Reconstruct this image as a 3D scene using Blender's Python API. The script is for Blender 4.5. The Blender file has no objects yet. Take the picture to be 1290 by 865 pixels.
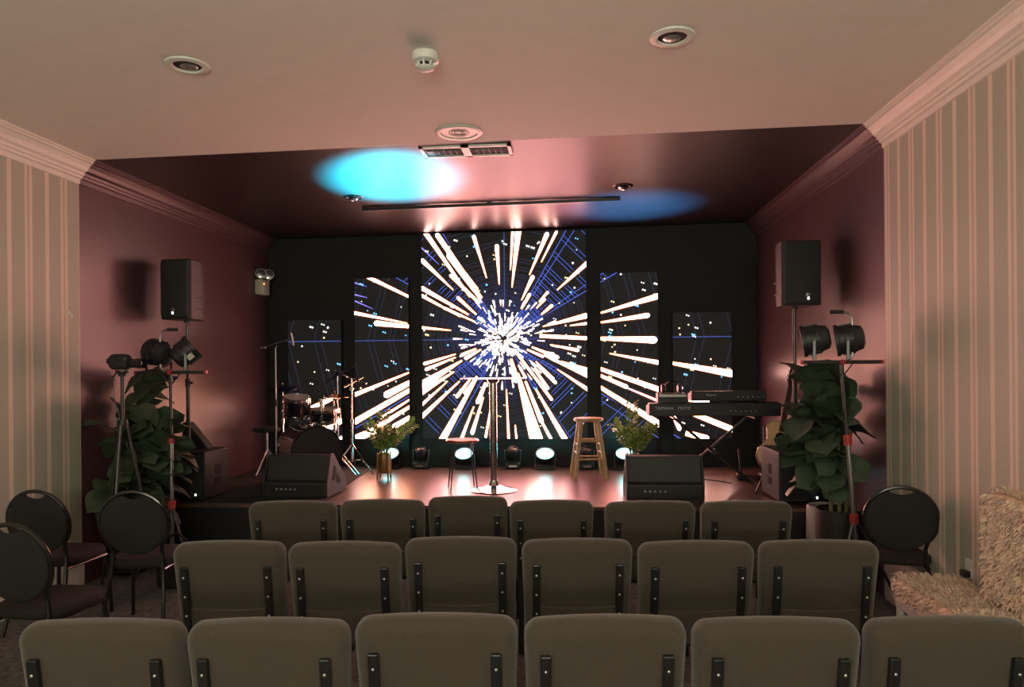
import bpy, bmesh, math, random
from mathutils import Vector, Matrix, Euler
R = math.radians
PI = math.pi
sc = bpy.context.scene
COL = sc.collection
rnd = random.Random(11)

# ------------------------------------------------------------------ camera
F, CX, CY = 900.0, 645.0, 462.0
YAW, ROLL, EYE = R(4.76), R(0.5), 1.65
_f = (-math.sin(YAW), math.cos(YAW), 0.0)
_r = (math.cos(YAW), math.sin(YAW), 0.0)


def ray(x, y):
    a, b = (x - CX) / F, -(y - CY) / F
    c, s = math.cos(ROLL), math.sin(ROLL)
    a, b = a * c + b * s, -a * s + b * c
    return (_f[0] + a * _r[0], _f[1] + a * _r[1], b)


def at(x, y, Y):
    """photo pixel -> point of the room on the plane at depth Y"""
    d = ray(x, y)
    t = Y / d[1]
    return Vector((d[0] * t, Y, EYE + d[2] * t))


def on(x, y, Z):
    """photo pixel -> point of the room at height Z"""
    d = ray(x, y)
    t = (Z - EYE) / d[2]
    return Vector((d[0] * t, d[1] * t, Z))


def side(x, y, X):
    d = ray(x, y)
    t = X / d[0]
    return Vector((X, d[1] * t, EYE + d[2] * t))


cd = bpy.data.cameras.new('camera')
cam = bpy.data.objects.new('camera', cd)
COL.objects.link(cam)
cd.sensor_width = 36.0
cd.lens = F / 1290 * 36.0
cd.shift_y = (CY - 432.5) / 1290.0
cd.clip_start = 0.05
cam.location = (0, 0, EYE)
right = Vector(_r) * math.cos(ROLL) - Vector((0, 0, 1)) * math.sin(ROLL)
up = Vector((0, 0, 1)) * math.cos(ROLL) + Vector(_r) * math.sin(ROLL)
fw = Vector(_f)
M = Matrix((right, up, -fw)).transposed()
cam.rotation_euler = M.to_euler()
sc.camera = cam

# ------------------------------------------------------------------ materials
MATS = {}


def mat(name, col, rough=0.5, metal=0.0, var=0.08, scale=8.0, bump=0.0, bscale=60.0,
        emit=None, estr=0.0, spec=0.5, sheen=0.0, trans=0.0, stretch=None, coat=0.0):
    if name in MATS:
        return MATS[name]
    m = bpy.data.materials.new(name)
    m.use_nodes = True
    nt = m.node_tree
    b = nt.nodes['Principled BSDF']
    b.inputs['Roughness'].default_value = rough
    b.inputs['Metallic'].default_value = metal
    b.inputs['Specular IOR Level'].default_value = spec
    b.inputs['Coat Weight'].default_value = coat
    if sheen:
        b.inputs['Sheen Weight'].default_value = sheen
    if trans:
        b.inputs['Transmission Weight'].default_value = trans
    tc = nt.nodes.new('ShaderNodeTexCoord')
    n = nt.nodes.new('ShaderNodeTexNoise')
    n.inputs['Scale'].default_value = scale
    n.inputs['Detail'].default_value = 4
    src = tc.outputs['Object']
    if stretch:
        mp = nt.nodes.new('ShaderNodeMapping')
        mp.inputs['Scale'].default_value = stretch
        nt.links.new(src, mp.inputs[0])
        src = mp.outputs[0]
    nt.links.new(src, n.inputs['Vector'])
    rp = nt.nodes.new('ShaderNodeValToRGB')
    rp.color_ramp.elements[0].position = 0.3
    rp.color_ramp.elements[1].position = 0.7
    rp.color_ramp.elements[0].color = tuple(max(0, c * (1 - var)) for c in col) + (1,)
    rp.color_ramp.elements[1].color = tuple(min(1, c * (1 + var)) for c in col) + (1,)
    nt.links.new(n.outputs['Fac'], rp.inputs[0])
    nt.links.new(rp.outputs[0], b.inputs['Base Color'])
    if bump:
        n2 = nt.nodes.new('ShaderNodeTexNoise')
        n2.inputs['Scale'].default_value = bscale
        n2.inputs['Detail'].default_value = 3
        nt.links.new(src, n2.inputs['Vector'])
        bp = nt.nodes.new('ShaderNodeBump')
        bp.inputs['Strength'].default_value = bump
        bp.inputs['Distance'].default_value = 0.01
        nt.links.new(n2.outputs['Fac'], bp.inputs['Height'])
        nt.links.new(bp.outputs[0], b.inputs['Normal'])
    if emit:
        b.inputs['Emission Color'].default_value = tuple(emit) + (1,)
        b.inputs['Emission Strength'].default_value = estr
    MATS[name] = m
    return m


def wallpaper(name, y0):
    """grey-green paper with a single and a double pale stripe every 0.35 m"""
    m = bpy.data.materials.new(name)
    m.use_nodes = True
    nt = m.node_tree
    b = nt.nodes['Principled BSDF']
    b.inputs['Roughness'].default_value = 0.55
    tc = nt.nodes.new('ShaderNodeTexCoord')
    sp = nt.nodes.new('ShaderNodeSeparateXYZ')
    nt.links.new(tc.outputs['Object'], sp.inputs[0])

    def mth(op, a, v=None):
        n = nt.nodes.new('ShaderNodeMath')
        n.operation = op
        if isinstance(a, (int, float)):
            n.inputs[0].default_value = a
        else:
            nt.links.new(a, n.inputs[0])
        if v is not None:
            if isinstance(v, (int, float)):
                n.inputs[1].default_value = v
            else:
                nt.links.new(v, n.inputs[1])
        return n.outputs[0]
    p = mth('FLOORED_MODULO', mth('DIVIDE', mth('SUBTRACT', sp.outputs['Y'], y0 - 0.0875 - 35), 0.35), 1.0)
    rp = nt.nodes.new('ShaderNodeValToRGB')
    cr = rp.color_ramp
    cr.interpolation = 'LINEAR'
    band, light, mid = (0.47, 0.475, 0.385, 1), (0.82, 0.70, 0.57, 1), (0.58, 0.51, 0.41, 1)
    e = 0.008
    stops = [(0, band)]

    def stripe(c, w, col):
        stops.extend([(c - w / 2 - e, None), (c - w / 2 + e, col), (c + w / 2 - e, col), (c + w / 2 + e, None)])
    pts = []
    for c0, c1, col in ((0.145, 0.21, light), (0.21, 0.275, mid), (0.275, 0.34, light)):
        pts += [(c0, col), (c1 - 2 * e, col)]
    pts = [(0.0, band), (0.135, band)] + pts + [(0.35, band), (0.685, band), (0.695, light), (0.795, light), (0.805, band), (1.0, band)]
    while len(cr.elements) < len(pts):
        cr.elements.new(0.5)
    for i, (q, c) in enumerate(pts):
        cr.elements[i].position = q
    for i, (q, c) in enumerate(pts):
        cr.elements[i].position = q
        cr.elements[i].color = c
    nt.links.new(p, rp.inputs[0])
    n = nt.nodes.new('ShaderNodeTexNoise')
    n.inputs['Scale'].default_value = 60
    n.inputs['Detail'].default_value = 4
    nt.links.new(tc.outputs['Object'], n.inputs['Vector'])
    mx = nt.nodes.new('ShaderNodeMix')
    mx.data_type = 'RGBA'
    mx.blend_type = 'MULTIPLY'
    mx.inputs[0].default_value = 0.25
    nt.links.new(rp.outputs[0], mx.inputs[6])
    nt.links.new(n.outputs['Color'], mx.inputs[7])
    nt.links.new(mx.outputs[2], b.inputs['Base Color'])
    MATS[name] = m
    return m


def wood_floor(name):
    m = bpy.data.materials.new(name)
    m.use_nodes = True
    nt = m.node_tree
    b = nt.nodes['Principled BSDF']
    tc = nt.nodes.new('ShaderNodeTexCoord')
    br = nt.nodes.new('ShaderNodeTexBrick')
    br.inputs['Scale'].default_value = 1.0
    br.inputs['Brick Width'].default_value = 1.2
    br.inputs['Row Height'].default_value = 0.18
    br.inputs['Mortar Size'].default_value = 0.002
    br.inputs['Color1'].default_value = (0.105, 0.06, 0.05, 1)
    br.inputs['Color2'].default_value = (0.135, 0.078, 0.063, 1)
    br.inputs['Mortar'].default_value = (0.05, 0.035, 0.03, 1)
    mp = nt.nodes.new('ShaderNodeMapping')
    mp.inputs['Rotation'].default_value = (0, 0, PI / 2)
    nt.links.new(tc.outputs['Object'], mp.inputs[0])
    nt.links.new(tc.outputs['Object'], br.inputs['Vector'])
    n = nt.nodes.new('ShaderNodeTexNoise')
    n.inputs['Scale'].default_value = 7
    n.inputs['Detail'].default_value = 6
    mp2 = nt.nodes.new('ShaderNodeMapping')
    mp2.inputs['Scale'].default_value = (1, 9, 1)
    nt.links.new(tc.outputs['Object'], mp2.inputs[0])
    nt.links.new(mp2.outputs[0], n.inputs['Vector'])
    mx = nt.nodes.new('ShaderNodeMix')
    mx.data_type = 'RGBA'
    mx.blend_type = 'OVERLAY'
    mx.inputs[0].default_value = 0.5
    nt.links.new(br.outputs['Color'], mx.inputs[6])
    nt.links.new(n.outputs['Fac'], mx.inputs[7])
    nt.links.new(mx.outputs[2], b.inputs['Base Color'])
    b.inputs['Roughness'].default_value = 0.3
    b.inputs['Specular IOR Level'].default_value = 0.5
    MATS[name] = m
    return m


m_ceil = mat('white_ceiling_paint', (0.74, 0.71, 0.66), 0.8, var=0.02, bump=0.03)
m_crown = mat('cream_trim_paint', (0.78, 0.72, 0.64), 0.45, var=0.02)
m_dark = mat('plum_black_satin_paint', (0.088, 0.040, 0.047), 0.34, var=0.06, scale=3, bump=0.03, bscale=40)
m_darkceil = mat('black_gloss_ceiling_paint', (0.028, 0.015, 0.017), 0.40, var=0.08, scale=2, bump=0.02, bscale=12, spec=0.3)
m_back = mat('black_matt_wall', (0.013, 0.0125, 0.011), 0.75, var=0.05)
m_carpet = mat('grey_carpet', (0.105, 0.105, 0.098), 0.95, var=0.5, scale=25, bump=0.5, bscale=300)
m_woodfl = wood_floor('stage_laminate')
m_riser = mat('black_riser_paint', (0.012, 0.012, 0.013), 0.7)
m_rug = mat('black_drum_rug', (0.014, 0.012, 0.013), 0.95, bump=0.3, bscale=250)
m_paperL = wallpaper('striped_wallpaper_left', 4.69)
m_paperR = wallpaper('striped_wallpaper_right', 5.152)
m_fabric = mat('olive_brown_chair_fabric', (0.052, 0.0385, 0.0255), 0.9, var=0.14, scale=140, bump=0.25, bscale=500, sheen=0.25)
m_blackfab = mat('black_chair_fabric', (0.014, 0.014, 0.014), 0.9, var=0.2, scale=80, bump=0.2, bscale=400)
m_plumfab = mat('dark_plum_seat_fabric', (0.014, 0.008, 0.0085), 0.9, var=0.2, scale=80, bump=0.2, bscale=400)
m_blkmetal = mat('black_painted_steel', (0.012, 0.012, 0.013), 0.35, spec=0.6)
m_blkgloss = mat('black_tube_gloss', (0.01, 0.01, 0.01), 0.18, spec=0.7)
m_screw = mat('silver_screw_metal', (0.6, 0.6, 0.58), 0.3, metal=1)
m_chrome = mat('chrome', (0.75, 0.74, 0.72), 0.12, metal=1, var=0.02)
m_greymetal = mat('grey_stand_metal', (0.32, 0.31, 0.31), 0.35, metal=0.9)
m_blkplastic = mat('black_plastic', (0.016, 0.016, 0.017), 0.5, var=0.15)
m_cab = mat('black_textured_cabinet', (0.022, 0.022, 0.023), 0.5, var=0.2, scale=90, bump=0.25, bscale=350)
m_grille = mat('black_steel_grille', (0.014, 0.015, 0.015), 0.6, var=0.5, scale=400, bump=0.3, bscale=700)
m_darksteel = mat('dark_anodised_steel', (0.06, 0.058, 0.056), 0.4, metal=0.7)
m_red = mat('red_collar_plastic', (0.42, 0.03, 0.03), 0.45)
m_green = mat('fig_leaf_green', (0.062, 0.09, 0.055), 0.4, var=0.35, scale=9)
m_green2 = mat('zz_leaf_green', (0.27, 0.38, 0.09), 0.4, var=0.35, scale=30)
m_stem = mat('plant_stem', (0.16, 0.17, 0.07), 0.6, var=0.3)
m_soil = mat('potting_soil', (0.02, 0.014, 0.01), 0.95, var=0.5, scale=60, bump=0.5)
m_whitepot = mat('white_ceramic_pot', (0.62, 0.58, 0.52), 0.35)
m_darkpot = mat('dark_woven_pot', (0.014, 0.011, 0.01), 0.6, var=0.5, scale=60, bump=0.4, stretch=(1, 1, 5))
m_brass = mat('brushed_brass_pot', (0.42, 0.29, 0.12), 0.35, metal=0.8)
m_potwood = mat('pot_stand_wood', (0.25, 0.14, 0.06), 0.5, var=0.2, stretch=(8, 8, 1))
m_pine = mat('pale_pine_wood', (0.46, 0.31, 0.15), 0.45, var=0.22, scale=10, stretch=(6, 6, 1))
m_spruce = mat('guitar_top_spruce', (0.85, 0.56, 0.30), 0.35, var=0.1, scale=12, stretch=(8, 8, 1))
m_guside = mat('guitar_body_mahogany', (0.16, 0.06, 0.025), 0.3, var=0.2)
m_rose = mat('fretboard_rosewood', (0.05, 0.025, 0.015), 0.5)
m_fur = mat('beige_faux_fur', (0.80, 0.62, 0.45), 0.85, var=0.3, scale=18, sheen=0.5, bump=0.6, bscale=60)
m_furbase = mat('beige_fur_backing', (0.66, 0.49, 0.34), 0.9, var=0.35, scale=25, bump=0.5)
m_whitepaint = mat('white_wood_paint', (0.62, 0.59, 0.54), 0.5)
m_whiteplastic = mat('white_plastic', (0.72, 0.71, 0.66), 0.4, var=0.02)
m_beigeplastic = mat('beige_plastic', (0.55, 0.52, 0.40), 0.5, var=0.03)
m_hole = mat('dark_void', (0.006, 0.006, 0.006), 0.8)
m_louvre = mat('grey_louvre', (0.32, 0.31, 0.29), 0.5)
m_silver = mat('reflector_silver', (0.6, 0.62, 0.62), 0.2, metal=0.9)
m_drum = mat('black_drum_lacquer', (0.008, 0.008, 0.012), 0.12, coat=0.6)
m_head = mat('black_drum_head', (0.02, 0.02, 0.021), 0.4, var=0.2, scale=4)
m_headw = mat('drum_head_coated', (0.42, 0.38, 0.34), 0.5)
m_cymbal = mat('bronze_cymbal', (0.55, 0.36, 0.12), 0.22, metal=1, var=0.15, scale=40)
m_bluelit_cym = mat('dark_bluelit_cymbal', (0.05, 0.055, 0.12), 0.25, metal=0.8)  # the blue is stage light put into the cymbal's base colour
m_thronered = mat('throne_trim', (0.35, 0.14, 0.10), 0.6)
m_lens = mat('cyan_lit_lens', (0.2, 0.8, 0.8), 0.3, emit=(0.30, 1.0, 1.0), estr=3.6)
m_led = mat('white_power_led', (0.8, 0.8, 0.8), 0.4, emit=(0.85, 0.95, 1.0), estr=2.5)
m_amber = mat('amber_indicator', (0.8, 0.4, 0.1), 0.4, emit=(1.0, 0.45, 0.1), estr=3.0)
m_sticker = mat('white_sticker', (0.62, 0.6, 0.55), 0.6)
m_lensoff = mat('unlit_lens', (0.055, 0.058, 0.055), 0.22, spec=0.7)
m_key = mat('white_piano_keys', (0.6, 0.58, 0.55), 0.3)
m_text = mat('pale_printed_lettering', (0.42, 0.42, 0.42), 0.5)
m_bulb = mat('downlight_reflector', (0.5, 0.48, 0.44), 0.25, metal=0.7)


def glass():
    m = bpy.data.materials.new('clear_table_glass')
    m.use_nodes = True
    b = m.node_tree.nodes['Principled BSDF']
    b.inputs['Base Color'].default_value = (0.9, 0.95, 0.93, 1)
    b.inputs['Roughness'].default_value = 0.03
    b.inputs['Transmission Weight'].default_value = 1.0
    b.inputs['IOR'].default_value = 1.45
    return m


m_glass = glass()


def led_mat():
    m = bpy.data.materials.new('led_wall_picture')
    m.use_nodes = True
    nt = m.node_tree
    b = nt.nodes['Principled BSDF']
    b.inputs['Base Color'].default_value = (0.018, 0.018, 0.018, 1)
    b.inputs['Roughness'].default_value = 0.7
    a = nt.nodes.new('ShaderNodeAttribute')
    a.attribute_name = 'picture'
    nt.links.new(a.outputs['Color'], b.inputs['Emission Color'])
    b.inputs['Emission Strength'].default_value = 1.0
    return m


m_ledwall = led_mat()

# ------------------------------------------------------------------ mesh helpers


class MB:
    def __init__(s):
        s.v, s.f = [], []

    def add(s, vs, fs, T=None):
        o = len(s.v)
        for p in vs:
            p = Vector(p)
            s.v.append(tuple(T @ p) if T is not None else tuple(p))
        for f in fs:
            s.f.append(tuple(i + o for i in f))
        return s

    def box(s, c, d, rot=None):
        hx, hy, hz = d[0] / 2, d[1] / 2, d[2] / 2
        vs = [(-hx, -hy, -hz), (hx, -hy, -hz), (hx, hy, -hz), (-hx, hy, -hz), (-hx, -hy, hz), (hx, -hy, hz), (hx, hy, hz), (-hx, hy, hz)]
        fs = [(0, 3, 2, 1), (4, 5, 6, 7), (0, 1, 5, 4), (1, 2, 6, 5), (2, 3, 7, 6), (3, 0, 4, 7)]
        T = Matrix.Translation(c)
        if rot is not None:
            T = T @ Euler(rot).to_matrix().to_4x4()
        return s.add(vs, fs, T)

    def tube(s, pts, r, n=8, closed=False, flat=None):
        pts = [Vector(p) for p in pts]
        N = len(pts)
        rs = r if isinstance(r, (list, tuple)) else [r] * N
        vs, fs = [], []
        prev = None
        for i, p in enumerate(pts):
            if closed:
                t = pts[(i + 1) % N] - pts[i - 1]
            elif i == 0:
                t = pts[1] - p
            elif i == N - 1:
                t = p - pts[i - 1]
            else:
                t = (pts[i + 1] - p).normalized() + (p - pts[i - 1]).normalized()
            t.normalize()
            if prev is None:
                q = Vector((0, 0, 1)) if abs(t.z) < 0.9 else Vector((1, 0, 0))
                a = t.cross(q).normalized()
            else:
                a = (prev - t * prev.dot(t)).normalized()
            prev = a
            b = t.cross(a)
            for k in range(n):
                an = 2 * PI * k / n
                vs.append(p + (a * math.cos(an) + b * math.sin(an)) * rs[i])
        M_ = N if closed else N - 1
        for i in range(M_):
            j = (i + 1) % N
            for k in range(n):
                l = (k + 1) % n
                fs.append((i * n + k, i * n + l, j * n + l, j * n + k))
        if not closed:
            fs.append(tuple(range(n - 1, -1, -1)))
            fs.append(tuple((N - 1) * n + k for k in range(n)))
        return s.add(vs, fs)

    def cyl(s, p0, p1, r0, r1=None, n=16):
        return s.tube([p0, p1], [r0, r0 if r1 is None else r1], n)

    def lathe(s, prof, n=24, c=(0, 0, 0), T=None):
        """profile of (radius, height) pairs about local Z"""
        vs, fs = [], []
        for (r, z) in prof:
            for k in range(n):
                a = 2 * PI * k / n
                vs.append((max(r, 1e-4) * math.cos(a), max(r, 1e-4) * math.sin(a), z))
        for i in range(len(prof) - 1):
            for k in range(n):
                l = (k + 1) % n
                fs.append((i * n + k, i * n + l, (i + 1) * n + l, (i + 1) * n + k))
        if prof[0] != prof[-1]:
            fs.append(tuple(range(n - 1, -1, -1)))
            fs.append(tuple((len(prof) - 1) * n + k for k in range(n)))
        TT = Matrix.Translation(c)
        if T is not None:
            TT = TT @ T
        return s.add(vs, fs, TT)

    def prism(s, poly, x0, x1, T=None):
        """polygon in local YZ extruded along X"""
        n = len(poly)
        vs = [(x0, p[0], p[1]) for p in poly] + [(x1, p[0], p[1]) for p in poly]
        fs = [tuple(range(n - 1, -1, -1)), tuple(range(n, 2 * n))]
        fs += [(i, (i + 1) % n, n + (i + 1) % n, n + i) for i in range(n)]
        return s.add(vs, fs, T)

    def slab(s, outline, t, re, T=None, seg=4):
        """outline(inset)->list of (x,z); a slab of thickness t along Y with rounded rims"""
        rings = []
        for k in range(seg + 1):
            a = PI / 2 * k / seg
            rings.append((re * (1 - math.sin(a)), -t / 2 + re * (1 - math.cos(a))))
        rings = [(i, y) for i, y in rings] + [(i, -y) for i, y in reversed(rings)]
        vs, fs = [], []
        n = None
        for ins, y in rings:
            o = outline(ins)
            n = len(o)
            vs += [(p[0], y, p[1]) for p in o]
        m_ = len(rings)
        for i in range(m_ - 1):
            for k in range(n):
                l = (k + 1) % n
                fs.append((i * n + k, i * n + l, (i + 1) * n + l, (i + 1) * n + k))
        fs.append(tuple(range(n - 1, -1, -1)))
        fs.append(tuple((m_ - 1) * n + k for k in range(n)))
        return s.add(vs, fs, T)

    def ball(s, c, r, n=12, m_=8, sc_=(1, 1, 1)):
        prof = [(r * math.sin(PI * i / m_), -r * math.cos(PI * i / m_)) for i in range(m_ + 1)]
        return s.lathe(prof, n, c, Matrix.Diagonal((*sc_, 1)))

    def build(s, name, m, parent=None, smooth=38, bevel=0.0, loc=None, rot=None, seg=2):
        me = bpy.data.meshes.new(name)
        me.from_pydata(s.v, [], s.f)
        bm = bmesh.new()
        bm.from_mesh(me)
        bmesh.ops.recalc_face_normals(bm, faces=bm.faces)
        bm.to_mesh(me)
        bm.free()
        if smooth:
            me.polygons.foreach_set('use_smooth', [True] * len(me.polygons))
            me.set_sharp_from_angle(angle=R(smooth))
        me.materials.append(m)
        o = bpy.data.objects.new(name, me)
        COL.objects.link(o)
        if parent:
            o.parent = parent
        if loc is not None:
            o.location = loc
        if rot is not None:
            o.rotation_euler = rot
        if bevel:
            b = o.modifiers.new('bevel', 'BEVEL')
            b.width = bevel
            b.segments = seg
            b.limit_method = 'ANGLE'
            b.angle_limit = R(40)
        return o


def rrect(w, h, rc, crown=0.0, taper=0.0, n=6, cz=0.0):
    """outline function: rounded rectangle, optional crowned top and narrower bottom"""
    def f(ins):
        hw, hh, r = w / 2 - ins, h / 2 - ins, max(rc - ins, 0.002)
        o = []
        for cx_, cz_, a0 in ((1, 1, 0), (-1, 1, 90), (-1, -1, 180), (1, -1, 270)):
            for k in range(n + 1):
                a = R(a0 + 90 * k / n)
                x = cx_ * (hw - r) + r * math.cos(a)
                z = cz_ * (hh - r) + r * math.sin(a)
                o.append([x, z])
            if crown and cx_ == 1 and cz_ == 1:
                for k in range(1, 8):
                    o.append([(hw - r) * (1 - k / 4), hh])
        for p in o:
            if crown and p[1] > 0:
                p[1] += crown * (1 - (p[0] / hw) ** 2) - crown
            p[0] *= 1 - taper * (0.5 - p[1] / h)
            p[1] += cz
        return [tuple(p) for p in o]
    return f


def tag(o, label=None, cat=None, group=None, kind=None):
    for k, v in (('label', label), ('category', cat), ('group', group), ('kind', kind)):
        if v:
            o[k] = v
    return o


def thing(name, label, cat, loc=(0, 0, 0), rz=0.0, group=None):
    o = bpy.data.objects.new(name, None)
    o.empty_display_size = 0.1
    COL.objects.link(o)
    o.location = loc
    o.rotation_euler = (0, 0, rz)
    return tag(o, label, cat, group)


def kids(o):
    return [c for c in ALLKIDS.get(o.name, [])]


def copy_tree(o, parent=None):
    c = o.copy()
    COL.objects.link(c)
    if parent:
        c.parent = parent
    for ch in list(o.children):
        copy_tree(ch, c)
    return c


def struct(o):
    o['kind'] = 'structure'
    return o


# ------------------------------------------------------------------ the room
XL, XR = -3.764, 2.19
YP = 5.2          # where the dark stage paint begins
YB = 8.66         # stage back wall
YR = -3.2         # wall behind the audience
SZ = 0.45         # stage height
YS = 6.15         # stage front


def H(x):
    return 3.30 + 0.012 * (x + 0.79)


def quadbox(name, pts_in, thick, m, kind=True):
    """a slab: quad pts pushed by a thickness vector"""
    b = MB()
    n = len(pts_in)
    t = Vector(thick)
    vs = [Vector(p) for p in pts_in] + [Vector(p) + t for p in pts_in]
    fs = [tuple(range(n)), tuple(range(2 * n - 1, n - 1, -1))] + [(i, (i + 1) % n, n + (i + 1) % n, n + i) for i in range(n)]
    b.add(vs, fs)
    o = b.build(name, m, smooth=0)
    if kind:
        struct(o)
    return o


W0, W1 = XL - 0.12, XR + 0.12
quadbox('floor', [(W0, YR - .1, 0), (W1, YR - .1, 0), (W1, YB + .15, 0), (W0, YB + .15, 0)], (0, 0, -0.1), m_carpet)
quadbox('ceiling', [(W0, YR - .1, H(W0)), (W1, YR - .1, H(W1)), (W1, YP, H(W1)), (W0, YP, H(W0))], (0, 0, 0.1), m_ceil)
quadbox('ceiling_stage', [(W0, YP, H(W0)), (W1, YP, H(W1)), (W1, YB + .15, H(W1)), (W0, YB + .15, H(W0))], (0, 0, 0.1), m_darkceil)
quadbox('wall_left', [(XL, YR, 0), (XL, YP, 0), (XL, YP, H(XL)), (XL, YR, H(XL))], (-0.12, 0, 0), m_paperL)
quadbox('wall_right', [(XR, YR, 0), (XR, YP, 0), (XR, YP, H(XR)), (XR, YR, H(XR))], (0.12, 0, 0), m_paperR)
quadbox('wall_stage_left', [(XL, YP, 0), (XL, YB, 0), (XL, YB, H(XL)), (XL, YP, H(XL))], (-0.12, 0, 0), m_dark)
quadbox('wall_stage_right', [(XR, YP, 0), (XR, YB, 0), (XR, YB, H(XR)), (XR, YP, H(XR))], (0.12, 0, 0), m_dark)
quadbox('wall_stage_back', [(W0, YB, 0), (W1, YB, 0), (W1, YB, H(W1)), (W0, YB, H(W0))], (0, 0.12, 0), m_back)
quadbox('wall_rear', [(W0, YR, 0), (W1, YR, 0), (W1, YR, H(W1)), (W0, YR, H(W0))], (0, -0.12, 0), m_crown)

# crown moulding: profile (out from wall, down from ceiling)
CROWN = [(0, 0), (0.135, 0), (0.135, .012), (0.122, .018), (0.122, .03), (0.108, .036), (0.085, .06), (0.07, .085), (0.05, .10), (0.046, .118),
         (0.034, .122), (0.03, .14), (0.014, .146), (0.010, .178), (0, .182)]


def crown(name, X, sgn, y0, y1, m):
    poly = []
    for (o_, d_) in CROWN:
        x = X + sgn * o_
        poly.append((x, H(x) - d_ if o_ > 0 else H(X) - d_))
    b = MB()
    n = len(poly)
    vs = [(p[0], y0, p[1]) for p in poly] + [(p[0], y1, p[1]) for p in poly]
    fs = [tuple(range(n)), tuple(range(2 * n - 1, n - 1, -1))] + [(i, (i + 1) % n, n + (i + 1) % n, n + i) for i in range(n)]
    b.add(vs, fs)
    return struct(b.build(name, m, smooth=0))


crown('trim_1', XL, 1, YR, YP, m_crown)
crown('trim_2', XR, -1, YR, YP, m_crown)
crown('trim_3', XL, 1, YP, YB, m_dark)
crown('trim_4', XR, -1, YP, YB, m_dark)
b = MB()
b.prism([(0, 0), (0.012, 0), (0.02, .02), (0.02, .29), (0.012, .31), (0.012, .325), (0, .33)], 0, 1,
        Matrix(((0, 1, 0, XL), (1, 0, 0, 0), (0, 0, 1, 0), (0, 0, 0, 1))) @ Matrix.Translation((YR, 0, 0)) @ Matrix.Diagonal((YP - YR, 1, 1, 1)))
struct(b.build('baseboard_left', m_whitepaint, smooth=0))
b = MB()
b.prism([(0, 0), (-0.012, 0), (-0.02, .02), (-0.02, .29), (-0.012, .31), (-0.012, .325), (0, .33)], 0, 1,
        Matrix(((0, 1, 0, XR), (1, 0, 0, 0), (0, 0, 1, 0), (0, 0, 0, 1))) @ Matrix.Translation((YR, 0, 0)) @ Matrix.Diagonal((YP - YR, 1, 1, 1)))
struct(b.build('baseboard_right', m_whitepaint, smooth=0))

# stage platform
st = thing('stage_platform', 'low stage platform with wood-look deck and black front across the room', 'stage', ((XL + XR) / 2, (YS + YB) / 2, 0))
w_, d_ = XR - XL - 0.004, YB - YS - 0.004
MB().box((0, 0, (SZ - .03) / 2), (w_, d_, SZ - .03)).build('riser', m_riser, st, smooth=0)
MB().box((0, -0.01, SZ - .015), (w_, d_ + .02, .03)).build('deck', m_woodfl, st, smooth=0)

# drum rug
b = MB()
rp = [(-3.74, YS + .05), (-2.24, YS + .05), (-2.34, 7.6), (-2.40, 8.62), (-3.74, 8.62)]
vs = [(x, y, SZ + .001) for x, y in rp] + [(x, y, SZ + .009) for x, y in rp]
b.add(vs, [(4, 3, 2, 1, 0), (5, 6, 7, 8, 9)] + [(i, (i + 1) % 5, 5 + (i + 1) % 5, 5 + i) for i in range(5)])
tag(b.build('drum_rug', m_rug, smooth=0), 'black carpet mat under the drum kit on the left of the stage', 'rug')

# ------------------------------------------------------------------ LED wall
YL = 8.55
BASEC = (0.005, 0.005, 0.0048)
C0 = at(636, 427, YL)


def P2(x, y):
    p = at(x, y, YL)
    return (p.x, p.z)


PX = 8.6 / 900.0          # metres per photo pixel on the LED wall


def clip(poly, cols, rect):
    """Sutherland-Hodgman, carrying colours"""
    x0, z0, x1, z1 = rect
    pts = [(p[0], p[1], c) for p, c in zip(poly, cols)]
    for ax, lim, sg in ((0, x0, 1), (0, x1, -1), (1, z0, 1), (1, z1, -1)):
        out = []
        n = len(pts)
        for i in range(n):
            a, b_ = pts[i], pts[(i + 1) % n]
            da, db = (a[ax] - lim) * sg, (b_[ax] - lim) * sg
            if da >= 0:
                out.append(a)
            if (da >= 0) != (db >= 0):
                t = da / (da - db)
                out.append((a[0] + (b_[0] - a[0]) * t, a[1] + (b_[1] - a[1]) * t, tuple(a[2][k] + (b_[2][k] - a[2][k]) * t for k in range(3))))
        pts = out
        if len(pts) < 3:
            return None
    return pts


POLYS = []      # (layer, poly, cols)


def strip(p, q, w0, w1, c0, c1, layer):
    dx, dz = q[0] - p[0], q[1] - p[1]
    L = math.hypot(dx, dz) or 1e-6
    nx, nz = -dz / L, dx / L
    POLYS.append((layer, [(p[0] + nx * w0 / 2, p[1] + nz * w0 / 2), (p[0] - nx * w0 / 2, p[1] - nz * w0 / 2),
                          (q[0] - nx * w1 / 2, q[1] - nz * w1 / 2), (q[0] + nx * w1 / 2, q[1] + nz * w1 / 2)], [c0, c0, c1, c1]))


def disc(c, r, col, layer, n=10):
    POLYS.append((layer, [(c[0] + r * math.cos(2 * PI * k / n), c[1] + r * math.sin(2 * PI * k / n)) for k in range(n)], [col] * n))


WH = (26.0, 14.5, 12.5)
OR = (20.0, 5.0, 1.6)


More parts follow.
